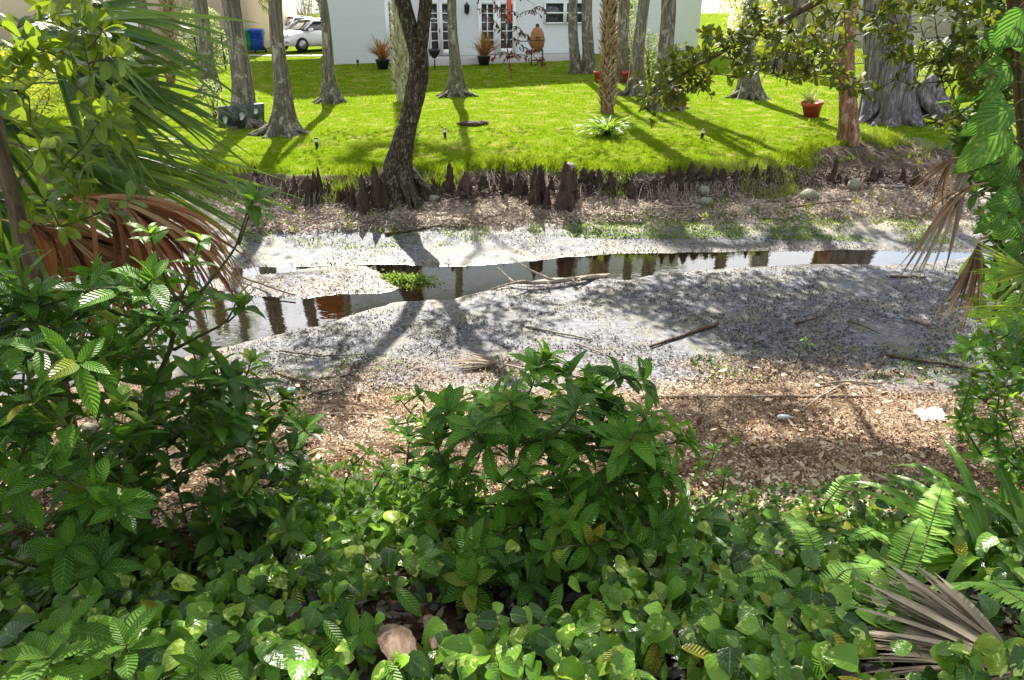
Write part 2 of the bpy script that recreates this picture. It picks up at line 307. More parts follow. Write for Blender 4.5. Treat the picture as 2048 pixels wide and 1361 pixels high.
M['fleck'] = leafmat('mud_fleck', [(.018, .016, .02), (.04, .035, .035), (.09, .07, .05), (.02, .018, .02)], (.1, .06, .03), .05, 0, .55, mid=(.05, .04, .035))
M['twigbits'] = leafmat('bank_litter', [(.08, .045, .04), (.32, .23, .19), (.55, .46, .40), (.72, .64, .56), (.03, .02, .018), (.45, .35, .29)], (.3, .2, .12), .08, 0, .7, mid=(.3, .22, .18), spec=.1, mott=.2)
M['redleaf'] = leafmat('red_dead_leaf', [(0.03, 0.008, 0.008), (0.07, 0.018, 0.014), (0.12, 0.04, 0.025)], (.16, .03, .02), .15, 0, .6, mid=(.1, .04, .03))
M['tileaf'] = leafmat('orange_spike_leaf', [(.35, .10, .04), (.45, .17, .06), (.4, .28, .08), (.2, .22, .05)], (.6, .25, .08), .35, 0, .5)
M['pale'] = leafmat('pale_leaf', [(.12, .22, .05), (.25, .34, .10), (.5, .5, .25), (.6, .58, .35)], (.5, .6, .2), .4, 0, .5)
M['crown'] = leafmat('crown_leaf', [(.04, .09, .015), (.07, .15, .02), (.12, .2, .03)], (.25, .4, .04), .35, 0, .5)
M['yellowbush'] = leafmat('yellow_leaf', [(.2, .28, .02), (.35, .38, .03), (.5, .42, .04), (.12, .24, .02)], (.6, .6, .05), .45, 0, .5)
M['cypress'] = bark('cypress_bark', (.025, .018, .014), (.13, .11, .09), (.36, .33, .29), (22, 22, 1.6), 1.2, moss=((.06, .06, .012), 1.3), lich=((.42, .40, .35), 5, .57))
M['bigbark'] = bark('grey_root_bark', (.015, .012, .016), (.11, .095, .105), (.36, .33, .35), (16, 16, 1.8), 1.3)
M['redbark'] = bark('red_brown_bark', (.04, .016, .010), (.22, .105, .055), (.42, .26, .17), (16, 16, 3), 1.6, lich=((.50, .38, .28), 7, .58))
M['darkbark'] = bark('dark_scaly_bark', (.004, .003, .003), (.016, .012, .009), (.20, .17, .11), (30, 30, 12), 1.3, lich=((.26, .26, .18), 16, .60))
M['kneebark'] = bark('knee_bark', (.008, .006, .005), (.06, .04, .03), (.28, .21, .17), (34, 34, 5), 1.2)
M['palebark'] = bark('pale_palm_bark', (.20, .18, .10), (.42, .40, .28), (.6, .57, .42), (10, 10, 3))
M['palmbark'] = bark('palm_trunk_core', (.05, .025, .015), (.16, .09, .05), (.3, .2, .12), (14, 14, 4))
M['boot'] = bark('palm_boot', (.12, .07, .04), (.33, .23, .15), (.52, .42, .30), (20, 20, 3), .6)
M['stem'] = bark('green_stem', (.02, .02, .01), (.05, .06, .02), (.12, .12, .05), (20, 20, 6), .4)
M['twig'] = bark('thin_twig', (.03, .02, .012), (.08, .055, .035), (.18, .14, .09), (30, 30, 6), .5)
M['drywood'] = bark('dry_wood', (.10, .075, .055), (.26, .21, .17), (.46, .40, .33), (30, 30, 6), .7)
M['sheath'] = bark('dry_sheath_skin', (.06, .035, .025), (.20, .13, .09), (.36, .27, .20), (40, 12, 12), .4)
M['rock'] = plain('rock', (.30, .30, .22), .9, var=.8, sc=10, bst=1.)
M['black'] = plain('black_plastic', (.015, .015, .017), .45)
M['whiteplastic'] = plain('white_plastic', (.8, .8, .78), .5, var=.05)
M['terracotta'] = plain('terracotta', (.42, .06, .03), .6, var=.3)
# ================================================================ SETTING
ys = np.concatenate([np.arange(-3, 1, .25), np.arange(1, 18, .055), np.geomspace(18.05, 900, 150)])
xs0 = np.concatenate([np.arange(0, 8, .055), np.geomspace(8.05, 900, 70)]); xs = np.concatenate([-xs0[:0:-1], xs0])
XX, YY = np.meshgrid(xs, ys); ZZ = hgt(XX.ravel(), YY.ravel()).reshape(XX.shape)
GRID = (xs, ys, ZZ); nx, ny = len(xs), len(ys); gi = (np.arange(ny-1)[:, None]*nx+np.arange(nx-1)[None]).ravel()
xf, yf = XX.ravel(), YY.ravel(); zf = ZZ.ravel(); eY = edgeY(xf); fY = footY(xf)
jit = .5*(fbm(xf*2, yf*2, 3, 61)-.5)
a_lawn = ss(-.12, .12, yf-eY+jit*.35)
a_lit = ss(7.1, 6.1, yf+3.2*(fbm(xf*.9, yf*1.6, 4, 23)-.5)); a_bank = ss(11.7, 12.4, yf+jit)*(1-a_lawn)
wd = np.maximum(sdf(WP, xf, yf), -sdf(BAR, xf, yf)); a_wet = ss(.35, 0, wd+jit*.4); a_deep = ss(0.0, -.22, wd+jit*.3)
m = NT('ground_mix'); ob = m.obj()
n1 = m.noise(ob, 2.2, 6, .6); n2 = m.noise(ob, 15, 8, .68); n3 = m.noise(m.obj((1, 1, 1)), 70, 4, .7); n4 = m.noise(ob, 9, 5, .65, 1.0)
mud = m.ramp(n2, [(.36, (.035, .035, .045)), (.50, (.09, .095, .12)), (.70, (.25, .255, .29))])
mud = m.mix(m.math('MULTIPLY', m.math('GREATER_THAN', n3, .60), .6), mud, (.03, .028, .03))
mud = m.mix(m.ramp(n1, [(.46, (0, 0, 0)), (.62, (.8, .8, .8))]), mud, m.mix(n2, (.10, .10, .05), (.16, .15, .12)))
mud = m.mix(m.math('MULTIPLY', m.math('LESS_THAN', n4, .40), .55), mud, (.045, .042, .05))
mud = m.mix(m.math('MULTIPLY', m.att('wet'), .7), mud, m.mix(n2, (.05, .04, .03), (.22, .19, .15)))
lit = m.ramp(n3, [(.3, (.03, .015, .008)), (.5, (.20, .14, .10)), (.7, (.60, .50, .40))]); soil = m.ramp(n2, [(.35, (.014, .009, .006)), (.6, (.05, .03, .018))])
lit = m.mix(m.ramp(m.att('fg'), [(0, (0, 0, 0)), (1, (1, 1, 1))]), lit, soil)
bnk = m.ramp(n3, [(.3, (.07, .045, .035)), (.5, (.40, .33, .28)), (.7, (.66, .60, .52))]); bnk = m.mix(m.ramp(n4, [(.5, (0, 0, 0)), (.62, (1, 1, 1))]), bnk, m.mix(n2, (.16, .22, .06), (.35, .34, .26)))
bnk = m.mix(m.att('cut'), bnk, m.ramp(n2, [(.35, (.012, .009, .007)), (.65, (.09, .06, .045))]))
law = m.ramp(n2, [(.3, (.04, .10, .005)), (.5, (.10, .17, .006)), (.7, (.18, .23, .015))]); law = m.mix(m.ramp(n1, [(.50, (0, 0, 0)), (.66, (.7, .7, .7))]), law, (.28, .25, .08))
bed = m.ramp(n4, [(.3, (.06, .033, .010)), (.5, (.36, .24, .11)), (.7, (.66, .52, .30))])
c = m.mix(m.att('litter'), mud, lit); c = m.mix(m.att('bank'), c, bnk); c = m.mix(m.att('lawn'), c, law); c = m.mix(m.att('deep'), c, bed)
rg = m.math('SUBTRACT', .62, m.math('MULTIPLY', m.att('wet'), .25))
MG = m.fin(m.pbr(c, rg, m.bump(m.math('ADD', n2, m.math('MULTIPLY', n3, .6)), .9, .02), m.math('MULTIPLY', m.math('SUBTRACT', 1., m.att('dry'), clamp=True), .45)))
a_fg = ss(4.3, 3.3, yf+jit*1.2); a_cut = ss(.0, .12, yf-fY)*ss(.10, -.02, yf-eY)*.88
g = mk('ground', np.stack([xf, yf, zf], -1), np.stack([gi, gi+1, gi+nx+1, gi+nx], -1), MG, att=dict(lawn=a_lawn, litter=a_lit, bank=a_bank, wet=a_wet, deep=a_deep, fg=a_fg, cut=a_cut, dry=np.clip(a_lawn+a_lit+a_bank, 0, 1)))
tag(g, kind='structure')
m = NT('creek_water'); nb = m.bump(m.noise(m.obj((1, 1.6, 1)), 5, 3), .05, .02); lw = m.n('Fresnel'); lw.inputs['IOR'].default_value = 1.75; m.put(lw.inputs['Normal'], nb)
gl = m.n('BsdfGlossy'); gl.inputs['Roughness'].default_value = .015; m.put(gl.inputs['Normal'], nb); tr = m.n('BsdfTransparent'); tr.inputs[0].default_value = (.74, .62, .40, 1)
x = m.n('MixShader'); m.put(x.inputs[0], m.math('MULTIPLY', lw.outputs[0], 2.2, clamp=True)); m.t.links.new(tr.outputs[0], x.inputs[1]); m.t.links.new(gl.outputs[0], x.inputs[2]); MW = m.fin(x.outputs[0])
wv = np.array([(-14, 5.5, 0.), (14, 5.5, 0), (14, 12.2, 0), (-14, 12.2, 0)]); tag(mk('water', wv, np.array([[0, 1, 2, 3]]), MW), kind='structure')
# ---------------------------------------------------------------- lawn grass (stuff)
def blades(P, k, L, Wd, spread, lean=.5):
    n = len(P)*k; Q = np.repeat(P, k, 0)+np.concatenate([rng.normal(0, spread, (n, 2)), np.zeros((n, 1))], 1); a = rng.uniform(0, 6.28, n); l = rng.uniform(.1, lean, n)
    D = np.stack([np.cos(a)*l, np.sin(a)*l, np.ones(n)], -1); a2 = rng.uniform(0, 6.28, n); return Q, D, np.stack([np.cos(a2), np.sin(a2), 0*a2], -1), rng.uniform(.6, 1.2, n)*L, Wd
gb = MB()
def lawnpts(n, y0, y1, f=.95):
    Y = rng.uniform(y0, y1, n); X = rng.uniform(-1, 1, n)*(Y*f*.9+1.0); k = Y > edgeY(X)+rng.normal(0, .10, n)-.02; X, Y = X[k], Y[k]
    return np.stack([X, Y, hgt(X, Y)-.005], -1)
def grassadd(P, k, L, Wd, spr, lean=.7, rbase=None):
    P = P[rng.random(len(P)) > .85*ss(.56, .68, fbm(P[:, 0]*.45, P[:, 1]*.3, 4, 57))]
    Q, D, N, LL, WW = blades(P, k, L, Wd, spr, lean); pr = fbm(Q[:, 0]*.8, Q[:, 1]*.8, 3, 77)
    leafs(gb, Q, D, N, LL*(.7+.6*pr), WW, P_blade, .5, 0, 2, 1, r=np.clip((pr-.5)*2.0+.47+rng.normal(0, .13, len(Q)), 0, 1))
grassadd(lawnpts(9000, 12.8, 16.5), 9, .075, .007, .03)
grassadd(lawnpts(9000, 16, 22), 7, .07, .010, .05)
grassadd(lawnpts(9000, 22, 34), 5, .08, .02, .09)
ex = rng.uniform(-11, 8.5, 3600); P = np.stack([ex, edgeY(ex)+rng.uniform(-.6, .5, 3600), 0*ex], -1); P[:, 2] = hgt(P[:, 0], P[:, 1]); q = P[:, 1]-edgeY(P[:, 0]); P = P[(q > -.02) | (fbm(P[:, 0]*1.6, P[:, 1]*.8, 3, 44) > .46-q*.35)]; grassadd(P, 12, .17, .009, .06, 1.1)
tag(gb.build('lawn_grass', M['grass']), 'bright green mown grass covering the lawn', 'grass', kind='stuff')
# ================================================================ BUILDINGS
A = np.array(atz(662, 130, 1.36)); A = np.array([-7.8, 34., 1.30]); B = np.array([9.7, 42., 1.30])
U = nrm((B-A)*[1, 1, 0]); NO = np.array([U[1], -U[0], 0]); UP = np.array([0, 0, 1.]); AX = np.array([U, NO, UP]); LW = float(np.dot(B-A, U))
def wall_uz(x, y):
    d = ray(x, y); t = np.dot(A-[0, 0, CZ], NO)/np.dot(d, NO); p = np.array([0, 0, CZ])+d*t; return float(np.dot(p-A, U)), float(p[2])
def wbox(mb, u0, u1, z0, z1, d0, d1): return mb.box(A+U*(u0+u1)/2+NO*(d0+d1)/2+UP*((z0+z1)/2-A[2]), abs(u1-u0)/2, abs(d1-d0)/2, abs(z1-z0)/2, AX)
m = NT('painted_brick'); br = m.n('TexBrick'); m.put(br.inputs['Vector'], m.obj((1, 1, 1))); br.inputs['Scale'].default_value = 1; br.inputs['Brick Width'].default_value = .4; br.inputs['Row Height'].default_value = .2; br.inputs['Mortar Size'].default_value = .012
mpn = m.n('Mapping'); 
tcw = m.n('TexCoord'); mw = m.n('Mapping'); mw.inputs['Rotation'].default_value = (0, 0, -math.atan2(U[1], U[0])); m.t.links.new(tcw.outputs['Object'], mw.inputs[0]); sx = m.n('SeparateXYZ'); m.t.links.new(mw.outputs[0], sx.inputs[0]); cx_ = m.n('CombineXYZ'); m.t.links.new(sx.outputs[0], cx_.inputs[0]); m.t.links.new(sx.outputs[2], cx_.inputs[1]); m.put(br.inputs['Vector'], cx_.outputs[0]); br.offset = .5
nzz = m.noise(m.obj((1, 1, 4)), 1.2, 6); ms = m.mix(m.math('MULTIPLY', nzz, .35), (.60, .64, .64), (.40, .45, .45)); ms = m.mix(m.math('MULTIPLY', br.outputs['Fac'], .14), ms, (.30, .34, .36)); M['housewall'] = m.fin(m.pbr(ms, .7, m.bump(m.math('SUBTRACT', 1., br.outputs['Fac']), .25, .01)))
M['glass'] = plain('dark_window_glass', (.035, .045, .05), .08, var=.5, sc=1.5, spec=.8); M['white'] = plain('white_paint', (.8, .82, .82), .45, var=.08)
M['roof'] = plain('clay_tile', (.40, .12, .07), .8, var=.5, sc=3)
def tiled_roof(name, parent, c, u, n, L, Dp, H, z, ov=.5):
    mb = MB(); nu = int(L/.35); u = np.asarray(u); n = np.asarray(n)
    uu = np.linspace(-ov, L+ov, nu*4); zz = .05*np.abs(np.sin(np.arange(nu*4)*math.pi/4))
    for s in (1, -1):
        V = []
        for t in np.linspace(0, 1, 9):
            d = (ov-(Dp/2+ov)*t); 
            for q, b in zip(uu, zz): V.append(c+u*q+n*((d if s > 0 else -(Dp)-d))+UP*(z-c[2]+H*t+b))
        k = len(uu); i = np.arange(8)[:, None]*k; j = np.arange(k-1)[None]; mb.add(V, np.stack([i+j, i+j+1, i+k+j+1, i+k+j], -1).reshape(-1, 4))
    mb.build(name, M['roof'], parent)
hs = thing('house', 'white painted two-storey house with french doors behind the lawn', 'house', A)
hb = MB(); DP = 12.; HT = 9.0
q = [A, A+U*LW, A+U*LW-NO*DP, A+np.array([-2.2, 11.5, 0])]; hb.add([p+UP*(z-A[2]) for z in (-1, HT+1.3) for p in q], [(0, 1, 5, 4), (1, 2, 6, 5), (2, 3, 7, 6), (3, 0, 4, 7), (4, 5, 6, 7)]); wb = hb.build('wall', M['housewall'], hs, False)
tiled_roof('roof', hs, A, U, NO, LW, DP, 2.2, HT+1.3)
t = MB(); wbox(t, -.35, LW+.35, HT+1.12, HT+1.32, 0.004, .45); t.build('eave', M['white'], hs, False)
u0, z0 = wall_uz(800, 100); u1, _ = wall_uz(1110, 100)
pt = MB(); zpat = float(hgt(0, 36.5))+.18
def door(x0, x1, cols, leafs_=1, ztop=None):
    ua = wall_uz(x0, 60)[0]; ub = wall_uz(x1, 60)[0]; za = zpat+.02; zb = za+2.15
    d = MB(); t_ = .1
    wbox(d, ua-.07, ua+t_, za, zb+.1, .005, .09); wbox(d, ub-t_, ub+.07, za, zb+.1, .005, .09); wbox(d, ua+t_, ub-t_, zb-.05, zb+.1, .005, .09); wbox(d, ua+t_, ub-t_, za, za+.24, .005, .085)
    n = 5; pa, pb = za+.24, zb-.05
    for i in range(1, n): wbox(d, ua+t_, ub-t_, pa+(pb-pa)*i/n-.02, pa+(pb-pa)*i/n+.02, .012, .07)
    for i in range(1, cols): q = ua+t_+(ub-ua-2*t_)*i/cols; wbox(d, q-.02, q+.02, pa, pb, .012, .073)
    o = d.build('french_door', M['white'], hs, False)
    gq = MB(); wbox(gq, ua+t_, ub-t_, pa, pb, .004, .02); gq.build('pane', M['glass'], o, False)
    if x1-x0 > 15: h = MB(); wbox(h, ub-.06, ub-.03, za+.95, za+1.1, .09, .13); h.build('handle', M['black'], o, False)
for a_, b_, c_ in ((774, 786, 1), (787, 801, 1), (857, 879, 1), (880, 903, 1), (958, 990, 2), (996, 1028, 2)): door(a_, b_, c_)
for a_, b_ in ((1088, 1128), (1130, 1168), (1246, 1266)):
    ua, zb = wall_uz(a_, 4); ub, za = wall_uz(b_, 48); 
    if a_ > 1200: ub, za = wall_uz(b_, 36)
    d = MB(); wbox(d, ua, ua+.07, za, zb, .005, .08); wbox(d, ub-.07, ub, za, zb, .005, .08); wbox(d, ua+.07, ub-.07, za, za+.07, .005, .10); wbox(d, ua+.07, ub-.07, zb-.07, zb, .005, .08)
    q = (za+zb)/2; wbox(d, ua+.07, ub-.07, q-.035, q+.035, .01, .07)
    o = d.build('window', M['white'], hs, False); gq = MB(); wbox(gq, ua+.07, ub-.07, za+.07, zb-.07, .004, .02); gq.build('pane', M['glass'], o, False)
for k in range(5):   # upper storey, seen in the creek's reflection
    ua = 1.5+k*3.8; d = MB(); za = 6.4; zb = 7.9; wbox(d, ua, ua+.08, za, zb, .005, .08); wbox(d, ua+1.5, ua+1.58, za, zb, .005, .08); wbox(d, ua+.08, ua+1.5, za, za+.08, .005, .1); wbox(d, ua+.08, ua+1.5, zb-.08, zb, .005, .08); wbox(d, ua+.75, ua+.82, za+.08, zb-.08, .01, .07)
    o = d.build('window', M['white'], hs, False); gq = MB(); wbox(gq, ua+.08, ua+1.5, za+.08, zb-.08, .004, .02); gq.build('pane', M['glass'], o, False)
ul, zl = wall_uz(931, 18); lp = MB(); c = A+U*ul+NO*.18+UP*(zl-A[2])
lp.lathe(c, [(.02, -.24), (.09, -.18), (.12, .08), (.14, .12), (.03, .24), (0.0, .30)], 8); lp.box(c-NO*.09+UP*.02, .03, .09, .02, AX); lp.box(c-NO*.165, .06, .012, .16, AX); lp.build('wall_lamp', M['black'], hs, False)
tl, zt = wall_uz(1014, 35); cl = MB(); wbox(cl, tl-.05, tl+.16, 2.95, 4.0, .10, .14); tag(cl.build('beach_towel', plain('red_cloth', (.62, .10, .06), .8), loc=A), 'narrow red towel hanging against the white french door', 'towel')
pc = MB(); pp = A+U*(u0+u1)/2; pc.box(np.array([*(A+U*((u0+u1)/2)+NO*1.2)[:2], zpat-.35]), (u1-u0)/2+.6, 1.25, .35, AX); tag(pc.build('patio', plain('patio_slab', (.46, .44, .41), .8, var=.3), smooth=False), kind='structure')
# concrete driveway to the left of the house
dv = MB(); q = onG([440, 640, 660, 400], [117, 112, 96, 100]); q = np.array([[-19, 38, 0], [-8.6, 38, 0], [-9, 60, 0], [-24, 60, 0.]]); q[:, 2] = hgt(q[:, 0], q[:, 1])+.02
dv.add(q, [(0, 1, 2, 3)]); dv.build('driveway', plain('driveway_slab', (.42, .40, .37), .85, var=.3), smooth=False); tag(bpy.data.objects['driveway'], kind='structure')
# beige neighbour
def block_house(name, label, c, ex, ey, h, mat, ang=0, roofh=2):
    c = np.array([c[0], c[1], float(hgt(c[0], c[1]))]); t = thing(name, label, 'house', c); u = np.array([math.cos(ang), math.sin(ang), 0]); n = np.array([u[1], -u[0], 0])
    b = MB(); b.box(c+UP*(h/2-.5), ex/2, ey/2, h/2+.5, [u, n, UP]); b.build('wall', mat, t, False); tiled_roof('roof', t, c-u*ex/2+n*ey/2, u, n, ex, ey, roofh, c[2]+h)
    return t, c, u, n
MBEI = plain('beige_stucco', (.62, .50, .38), .9, var=.15, sc=4, bst=.3)
bh, bc, bu, bn = block_house('house', 'beige stucco neighbour house with white garden door on the left', (-23.2, 46), 19.5, 12, 5.2, MBEI, .06)
d = MB(); f0 = bc+bn*6.0; p = f0+bu*4.3; d.box(p+UP*1.1+bn*.03, .55, .03, 1.1, [bu, bn, UP]); o = d.build('door', M['white'], bh, False); h = MB(); h.box(p+UP*1.05+bu*.42+bn*.085, .03, .02, .08, [bu, bn, UP]); h.build('handle', M['black'], o, False)
d = MB(); d.box(f0+UP*5.15+bn*.1, 9.9, .1, .18, [bu, bn, UP]); d.build('fascia', M['white'], bh, False)
bh2, c2, u2, n2_ = block_house('house', 'low beige house with red tile roof between the leaning trunks', (-24.2, 66), 9.5, 9, 2.75, MBEI, 0, 2.0)
d = MB(); d.box(c2+UP*2.55+n2_*4.56, 4.9, .06, .3, [u2, n2_, UP]); d.build('fascia', M['white'], bh2, False)
bh3, c3, u3, n3_ = block_house('house', 'cream house with red tile roof beyond the right side of the lawn', (25.5, 56), 19, 12, 6.5, plain('cream_stucco', (.62, .58, .48), .9, var=.15), -.1, 3)
d = MB(); d.box(c3+UP*1.6+n3_*6.02-u3*2, .9, .03, .6, [u3, n3_, UP]); d.build('window', M['glass'], bh3, False)
# ================================================================ TREES WITH BUTTRESSED TRUNKS
def flute_fn(zs, fl, k, amp, ph):
    def f(i, th):
        a = amp*math.exp(-zs[i]/fl); s = np.zeros_like(th)
        for kk, pp, w_ in zip(k, ph, (1, .6, .35)): s += w_*np.cos(kk*th+pp+zs[i]*.4)
        fine = .03*np.cos(17*th+pp+2*math.sin(zs[i]*2.1))+.02*np.cos(29*th+zs[i]*1.3)
        return 1+a*s+fine*(1 if amp > 0 else .4)
    return f
def crown_pts(tops, n, rad): 
    c = tops[rng.integers(0, len(tops), n)]; return c+rng.normal(0, 1, (n, 3))*rad
def add_crown(root, clumps, name='crown', mat='crown', n=2200, rad=.9, L=.16, W=.06):
    mb = MB(); P = crown_pts(np.asarray(clumps), n, np.array([rad, rad, rad*.6])); D = nrm(rng.normal(0, 1, (n, 3))+[0, 0, -.3]); leafs(mb, P, D, rng.normal(0, 1, (n, 3)), rng.uniform(.7, 1.3, n)*L, W, P_ell, .4, .1, 2, 1)
    return mb.build(name, M[mat], root)
def cypress(label, bx, by, wb_, tx, wt_, name='cypress_tree', mat='cypress', flute=.28, ty=0, crown=True, H=11, fl=.42, cl=None, group='cypress trees on the lawn', kroots=0):
    b = G(bx, by); s = F/np.hypot(b[1]*cp+(CZ-b[2])*sp, 0); T = atY(tx, ty, b[1]); rt = wt_/2/s; rb = wb_/2/s; t = thing(name, label, 'tree', b, group)
    lean = (T-b); lean = lean/lean[2]; zs = np.concatenate([np.linspace(0, 1.6, 15), np.linspace(1.8, T[2]-b[2]+.3, 8), np.linspace(T[2]-b[2]+1, H, 8)])
    zt = T[2]-b[2]; P = np.array([b+[lean[0]*min(z, zt)+.06*(z > zt)*(z-zt)*np.sign(lean[0]), .02*z, z-.12] for z in zs])
    wob = .04*np.sin(zs*1.7+bx)*min(1, 1); P[:, 0] += wob*np.minimum(zs, 1)
    rad = np.array([(rt*(1+.10*max(0, 1-z/zt)))*(1-.65*max(0, z-zt)/(H-zt))+(rb-rt*1.1)*math.exp(-(z/fl)**.9) for z in zs])
    k = [random.choice([5, 6, 7]), random.choice([8, 9]), 13]; ph = [random.uniform(0, 6) for _ in range(3)]
    mb = MB(); mb.tube(P, rad, 56, flute=flute_fn(zs, fl*1.1, k, flute, ph))
    for q in range(5):     # surface roots running out from the foot
        a = random.uniform(math.pi, 2*math.pi) if q < 3 else random.uniform(0, 6.28); d = np.array([math.cos(a), math.sin(a), 0]); r_ = rb*random.uniform(1.15, 1.6)
        pts = [b+d*rb*.25+UP*.38*fl/.42, b+d*rb*.62+UP*.17, b+d*rb*1.0+UP*.05, b+d*r_]; pts = spline(pts, 8); pts[1:, 2] = np.maximum(hgt(pts[1:, 0], pts[1:, 1])+np.linspace(.25, -.02, 7)*fl/.6, pts[1:, 2]-.1); mb.tube(pts, np.linspace(rb*.22, rb*.05, 8), 8)
    mb.build('trunk', M[mat], t)
    if crown:
        tops = []
        for q in range(7):
            lm = MB()
            z = random.uniform(5.2, H-.3); i = np.searchsorted(zs, z); p = P[min(i, len(P)-1)]; a = random.uniform(0, 6.28); l = random.uniform(1.0, 2.4)*(1-.4*(z-5)/(H-5)); e = p+[math.cos(a)*l, math.sin(a)*l, random.uniform(.3, 1.2)]
            lm.tube(bez(p, (p+e)/2+[0, 0, .3], e, 6), np.linspace(.05, .012, 6), 6); tops += [e, (p+e)/2+[0, 0, .2], p*.25+e*.75]; lm.build('limb', M[mat], t)
        add_crown(t, tops, n=300, rad=.5)
    return t, P, rad
cy = [
 ('slim grey cypress tree leaning left beside the beige house', 312, 216, 60, 276, 21),
 ('straight cypress tree behind the small white-flowered shrub', 424, 183, 46, 396, 25),
 ('broad cypress tree with the dark stone slab against its foot', 490, 252, 84, 463, 33),
 ('cypress tree with split bark, nearest the stone slab on its right', 566, 268, 92, 551, 24),
 ('leaning cypress tree at the left corner of the white house', 664, 205, 66, 643, 17),
 ('cypress tree with mossy foot just right of the dark forked tree', 912, 193, 62, 905, 17),
 ('left trunk of the close pair of cypress trees under the windows', 1152, 147, 30, 1146, 17),
 ('right trunk of the close pair of cypress trees under the windows', 1176, 147, 36, 1176, 20),
 ('cypress tree wrapped in a pale flowering vine behind the red pots', 1247, 163, 34, 1247, 21),
 ('grey cypress tree with spreading roots right of the flowering vine', 1272, 190, 62, 1286, 21),
 ('wide-footed cypress tree in front, behind the hanging leafy twigs', 1329, 218, 80, 1336, 27),
 ('cypress tree with mossy foot left of the terracotta pot', 1497, 195, 74, 1504, 26)]
CY = [cypress(*a, flute=.30 if a[3] > 50 else .12) for a in cy]
# strangler roots mass
b = G(1566, 145); t = thing('fig_tree', 'wide tree stump-like trunk of braided aerial roots in dappled sun', 'tree', b)
mb = MB(); 
for q in range(34):
    a = random.uniform(0, 6.28); r0 = random.uniform(.3, .75); a2 = a+random.uniform(-.5, .5); p0 = b+[math.cos(a)*r0*1.35, math.sin(a)*r0*1.1, -.1]; p1 = b+[math.cos(a2)*r0*.8, math.sin(a2)*r0*.7, random.uniform(2, 4.5)]
    mb.tube(bez(p0, (p0+p1)/2+rng.normal(0, .06, 3)-[0, 0, .5], p1, 10), np.linspace(random.uniform(.07, .15), .07, 10), 8)
for q in range(6):
    a = random.uniform(-1.5, .5); e = b+[math.cos(a)*1.5, math.sin(a)*1.4, 0]; e[2] = hgt(e[0], e[1]); mb.tube(bez(b+[math.cos(a)*.6, math.sin(a)*.6, .5], b+[math.cos(a), math.sin(a), .08], e, 8), np.linspace(.13, .03, 8), 8)
mb.tube([b, b+[0, 0, 3], b+[.1, 0, 7]], [.7, .5, .3], 20); mb.build('trunk', M['cypress'], t); add_crown(t, [b+[i*1.2-2.4, j-1, 7+k] for i in range(5) for j in range(3) for k in range(2)], n=900, rad=.7)
# great grey tree with buttress root
t, P, rad = cypress('massive grey tree with thick buttress roots on the right bank', 1778, 243, 122, 1779, 80, 'buttress_tree', 'bigbark', .24, fl=.75, group=None)
b = P[0]+[0, 0, .12]; mb = MB()
for (dx, dy, r0, zz) in ((1.95, -.75, .26, 1.0), (1.45, -1.0, .2, .8), (2.2, -.3, .18, .8), (.45, -.85, .17, .75), (-.1, -.75, .14, .6), (-1.0, -.4, .2, .7), (-.6, -.7, .12, .5), (1.6, -.1, .13, .4)):
    e = b+[dx, dy, 0]; e[2] = hgt(e[0], e[1])-.04; mb.tube(bez(b+[dx*.28, dy*.3, zz], b+[dx*.55, dy*.6, .16], e, 14), np.linspace(r0, .05, 14), 14, flute=lambda i, th: 1+.12*np.cos(5*th+i*.3))
mb.build('buttress_root', M['bigbark'], t)
# red-brown trunk on the mound
cypress('red-brown peeling trunk standing at the edge of the right bank', 1698, 290, 50, 1702, 27, 'peeling_tree', 'redbark', .12, fl=.5, H=8, group=None)
# main dark forked tree
b = G(800, 392); t = thing('dark_tree', 'black-barked tree forking above the creek bank in the middle', 'tree', b); Yb = b[1]
def dpt(x, y, dy=0): return atY(x, y, Yb+dy)
mb = MB(); tr_ = spline([b+[0, 0, -.15], dpt(798, 372), dpt(795, 335), dpt(806, 285), dpt(818, 240), dpt(830, 190), dpt(838, 150), dpt(838, 110), dpt(832, 85)], 34)
hh = tr_[:, 2]-b[2]; sca = F/(Yb*cp+(CZ-b[2])*sp)
rr = np.interp(hh, [-.15, .1, .35, .7, 1.2, 1.9, 2.4, 3.2], np.array([52, 42, 31, 23, 18.5, 18, 17, 18.5])/sca)
mb.tube(tr_, rr, 40, flute=lambda i, th: 1+.20*math.exp(-max(hh[i], 0)/.28)*np.cos(6*th+1)+.04*np.cos(11*th+i*.5)+.035*np.cos(19*th-i*.9)+.05*np.cos(2*th+i*.35))
la = spline([dpt(834, 110), dpt(824, 70), dpt(808, 20), dpt(795, -60), dpt(770, -220, .6), dpt(700, -500, 1.5), dpt(640, -800, 2)], 26); lb = spline([dpt(840, 105), dpt(846, 60), dpt(853, 0), dpt(856, -80), dpt(880, -240, -.4), dpt(960, -520, -1), dpt(1010, -800, -1.5)], 26)
mb.tube(la, np.linspace(14, 6, 26)/sca, 24, flute=lambda i, th: 1+.06*np.cos(9*th+i)+.05*np.cos(15*th-i)); mb.tube(lb, np.linspace(12, 5, 26)/sca, 24, flute=lambda i, th: 1+.06*np.cos(9*th-i)+.05*np.cos(15*th+i))
for q in range(8):
    a = random.uniform(2.6, 6.5); e = b+[math.cos(a)*.75, math.sin(a)*.6, 0]; e[2] = hgt(e[0], e[1])-.03; mb.tube(bez(b+[math.cos(a)*.2, math.sin(a)*.2, .45], b+[math.cos(a)*.42, math.sin(a)*.35, .15], e, 8), np.linspace(.09, .02, 8), 8)
mb.build('trunk', M['darkbark'], t)
lm = MB(); tops = []
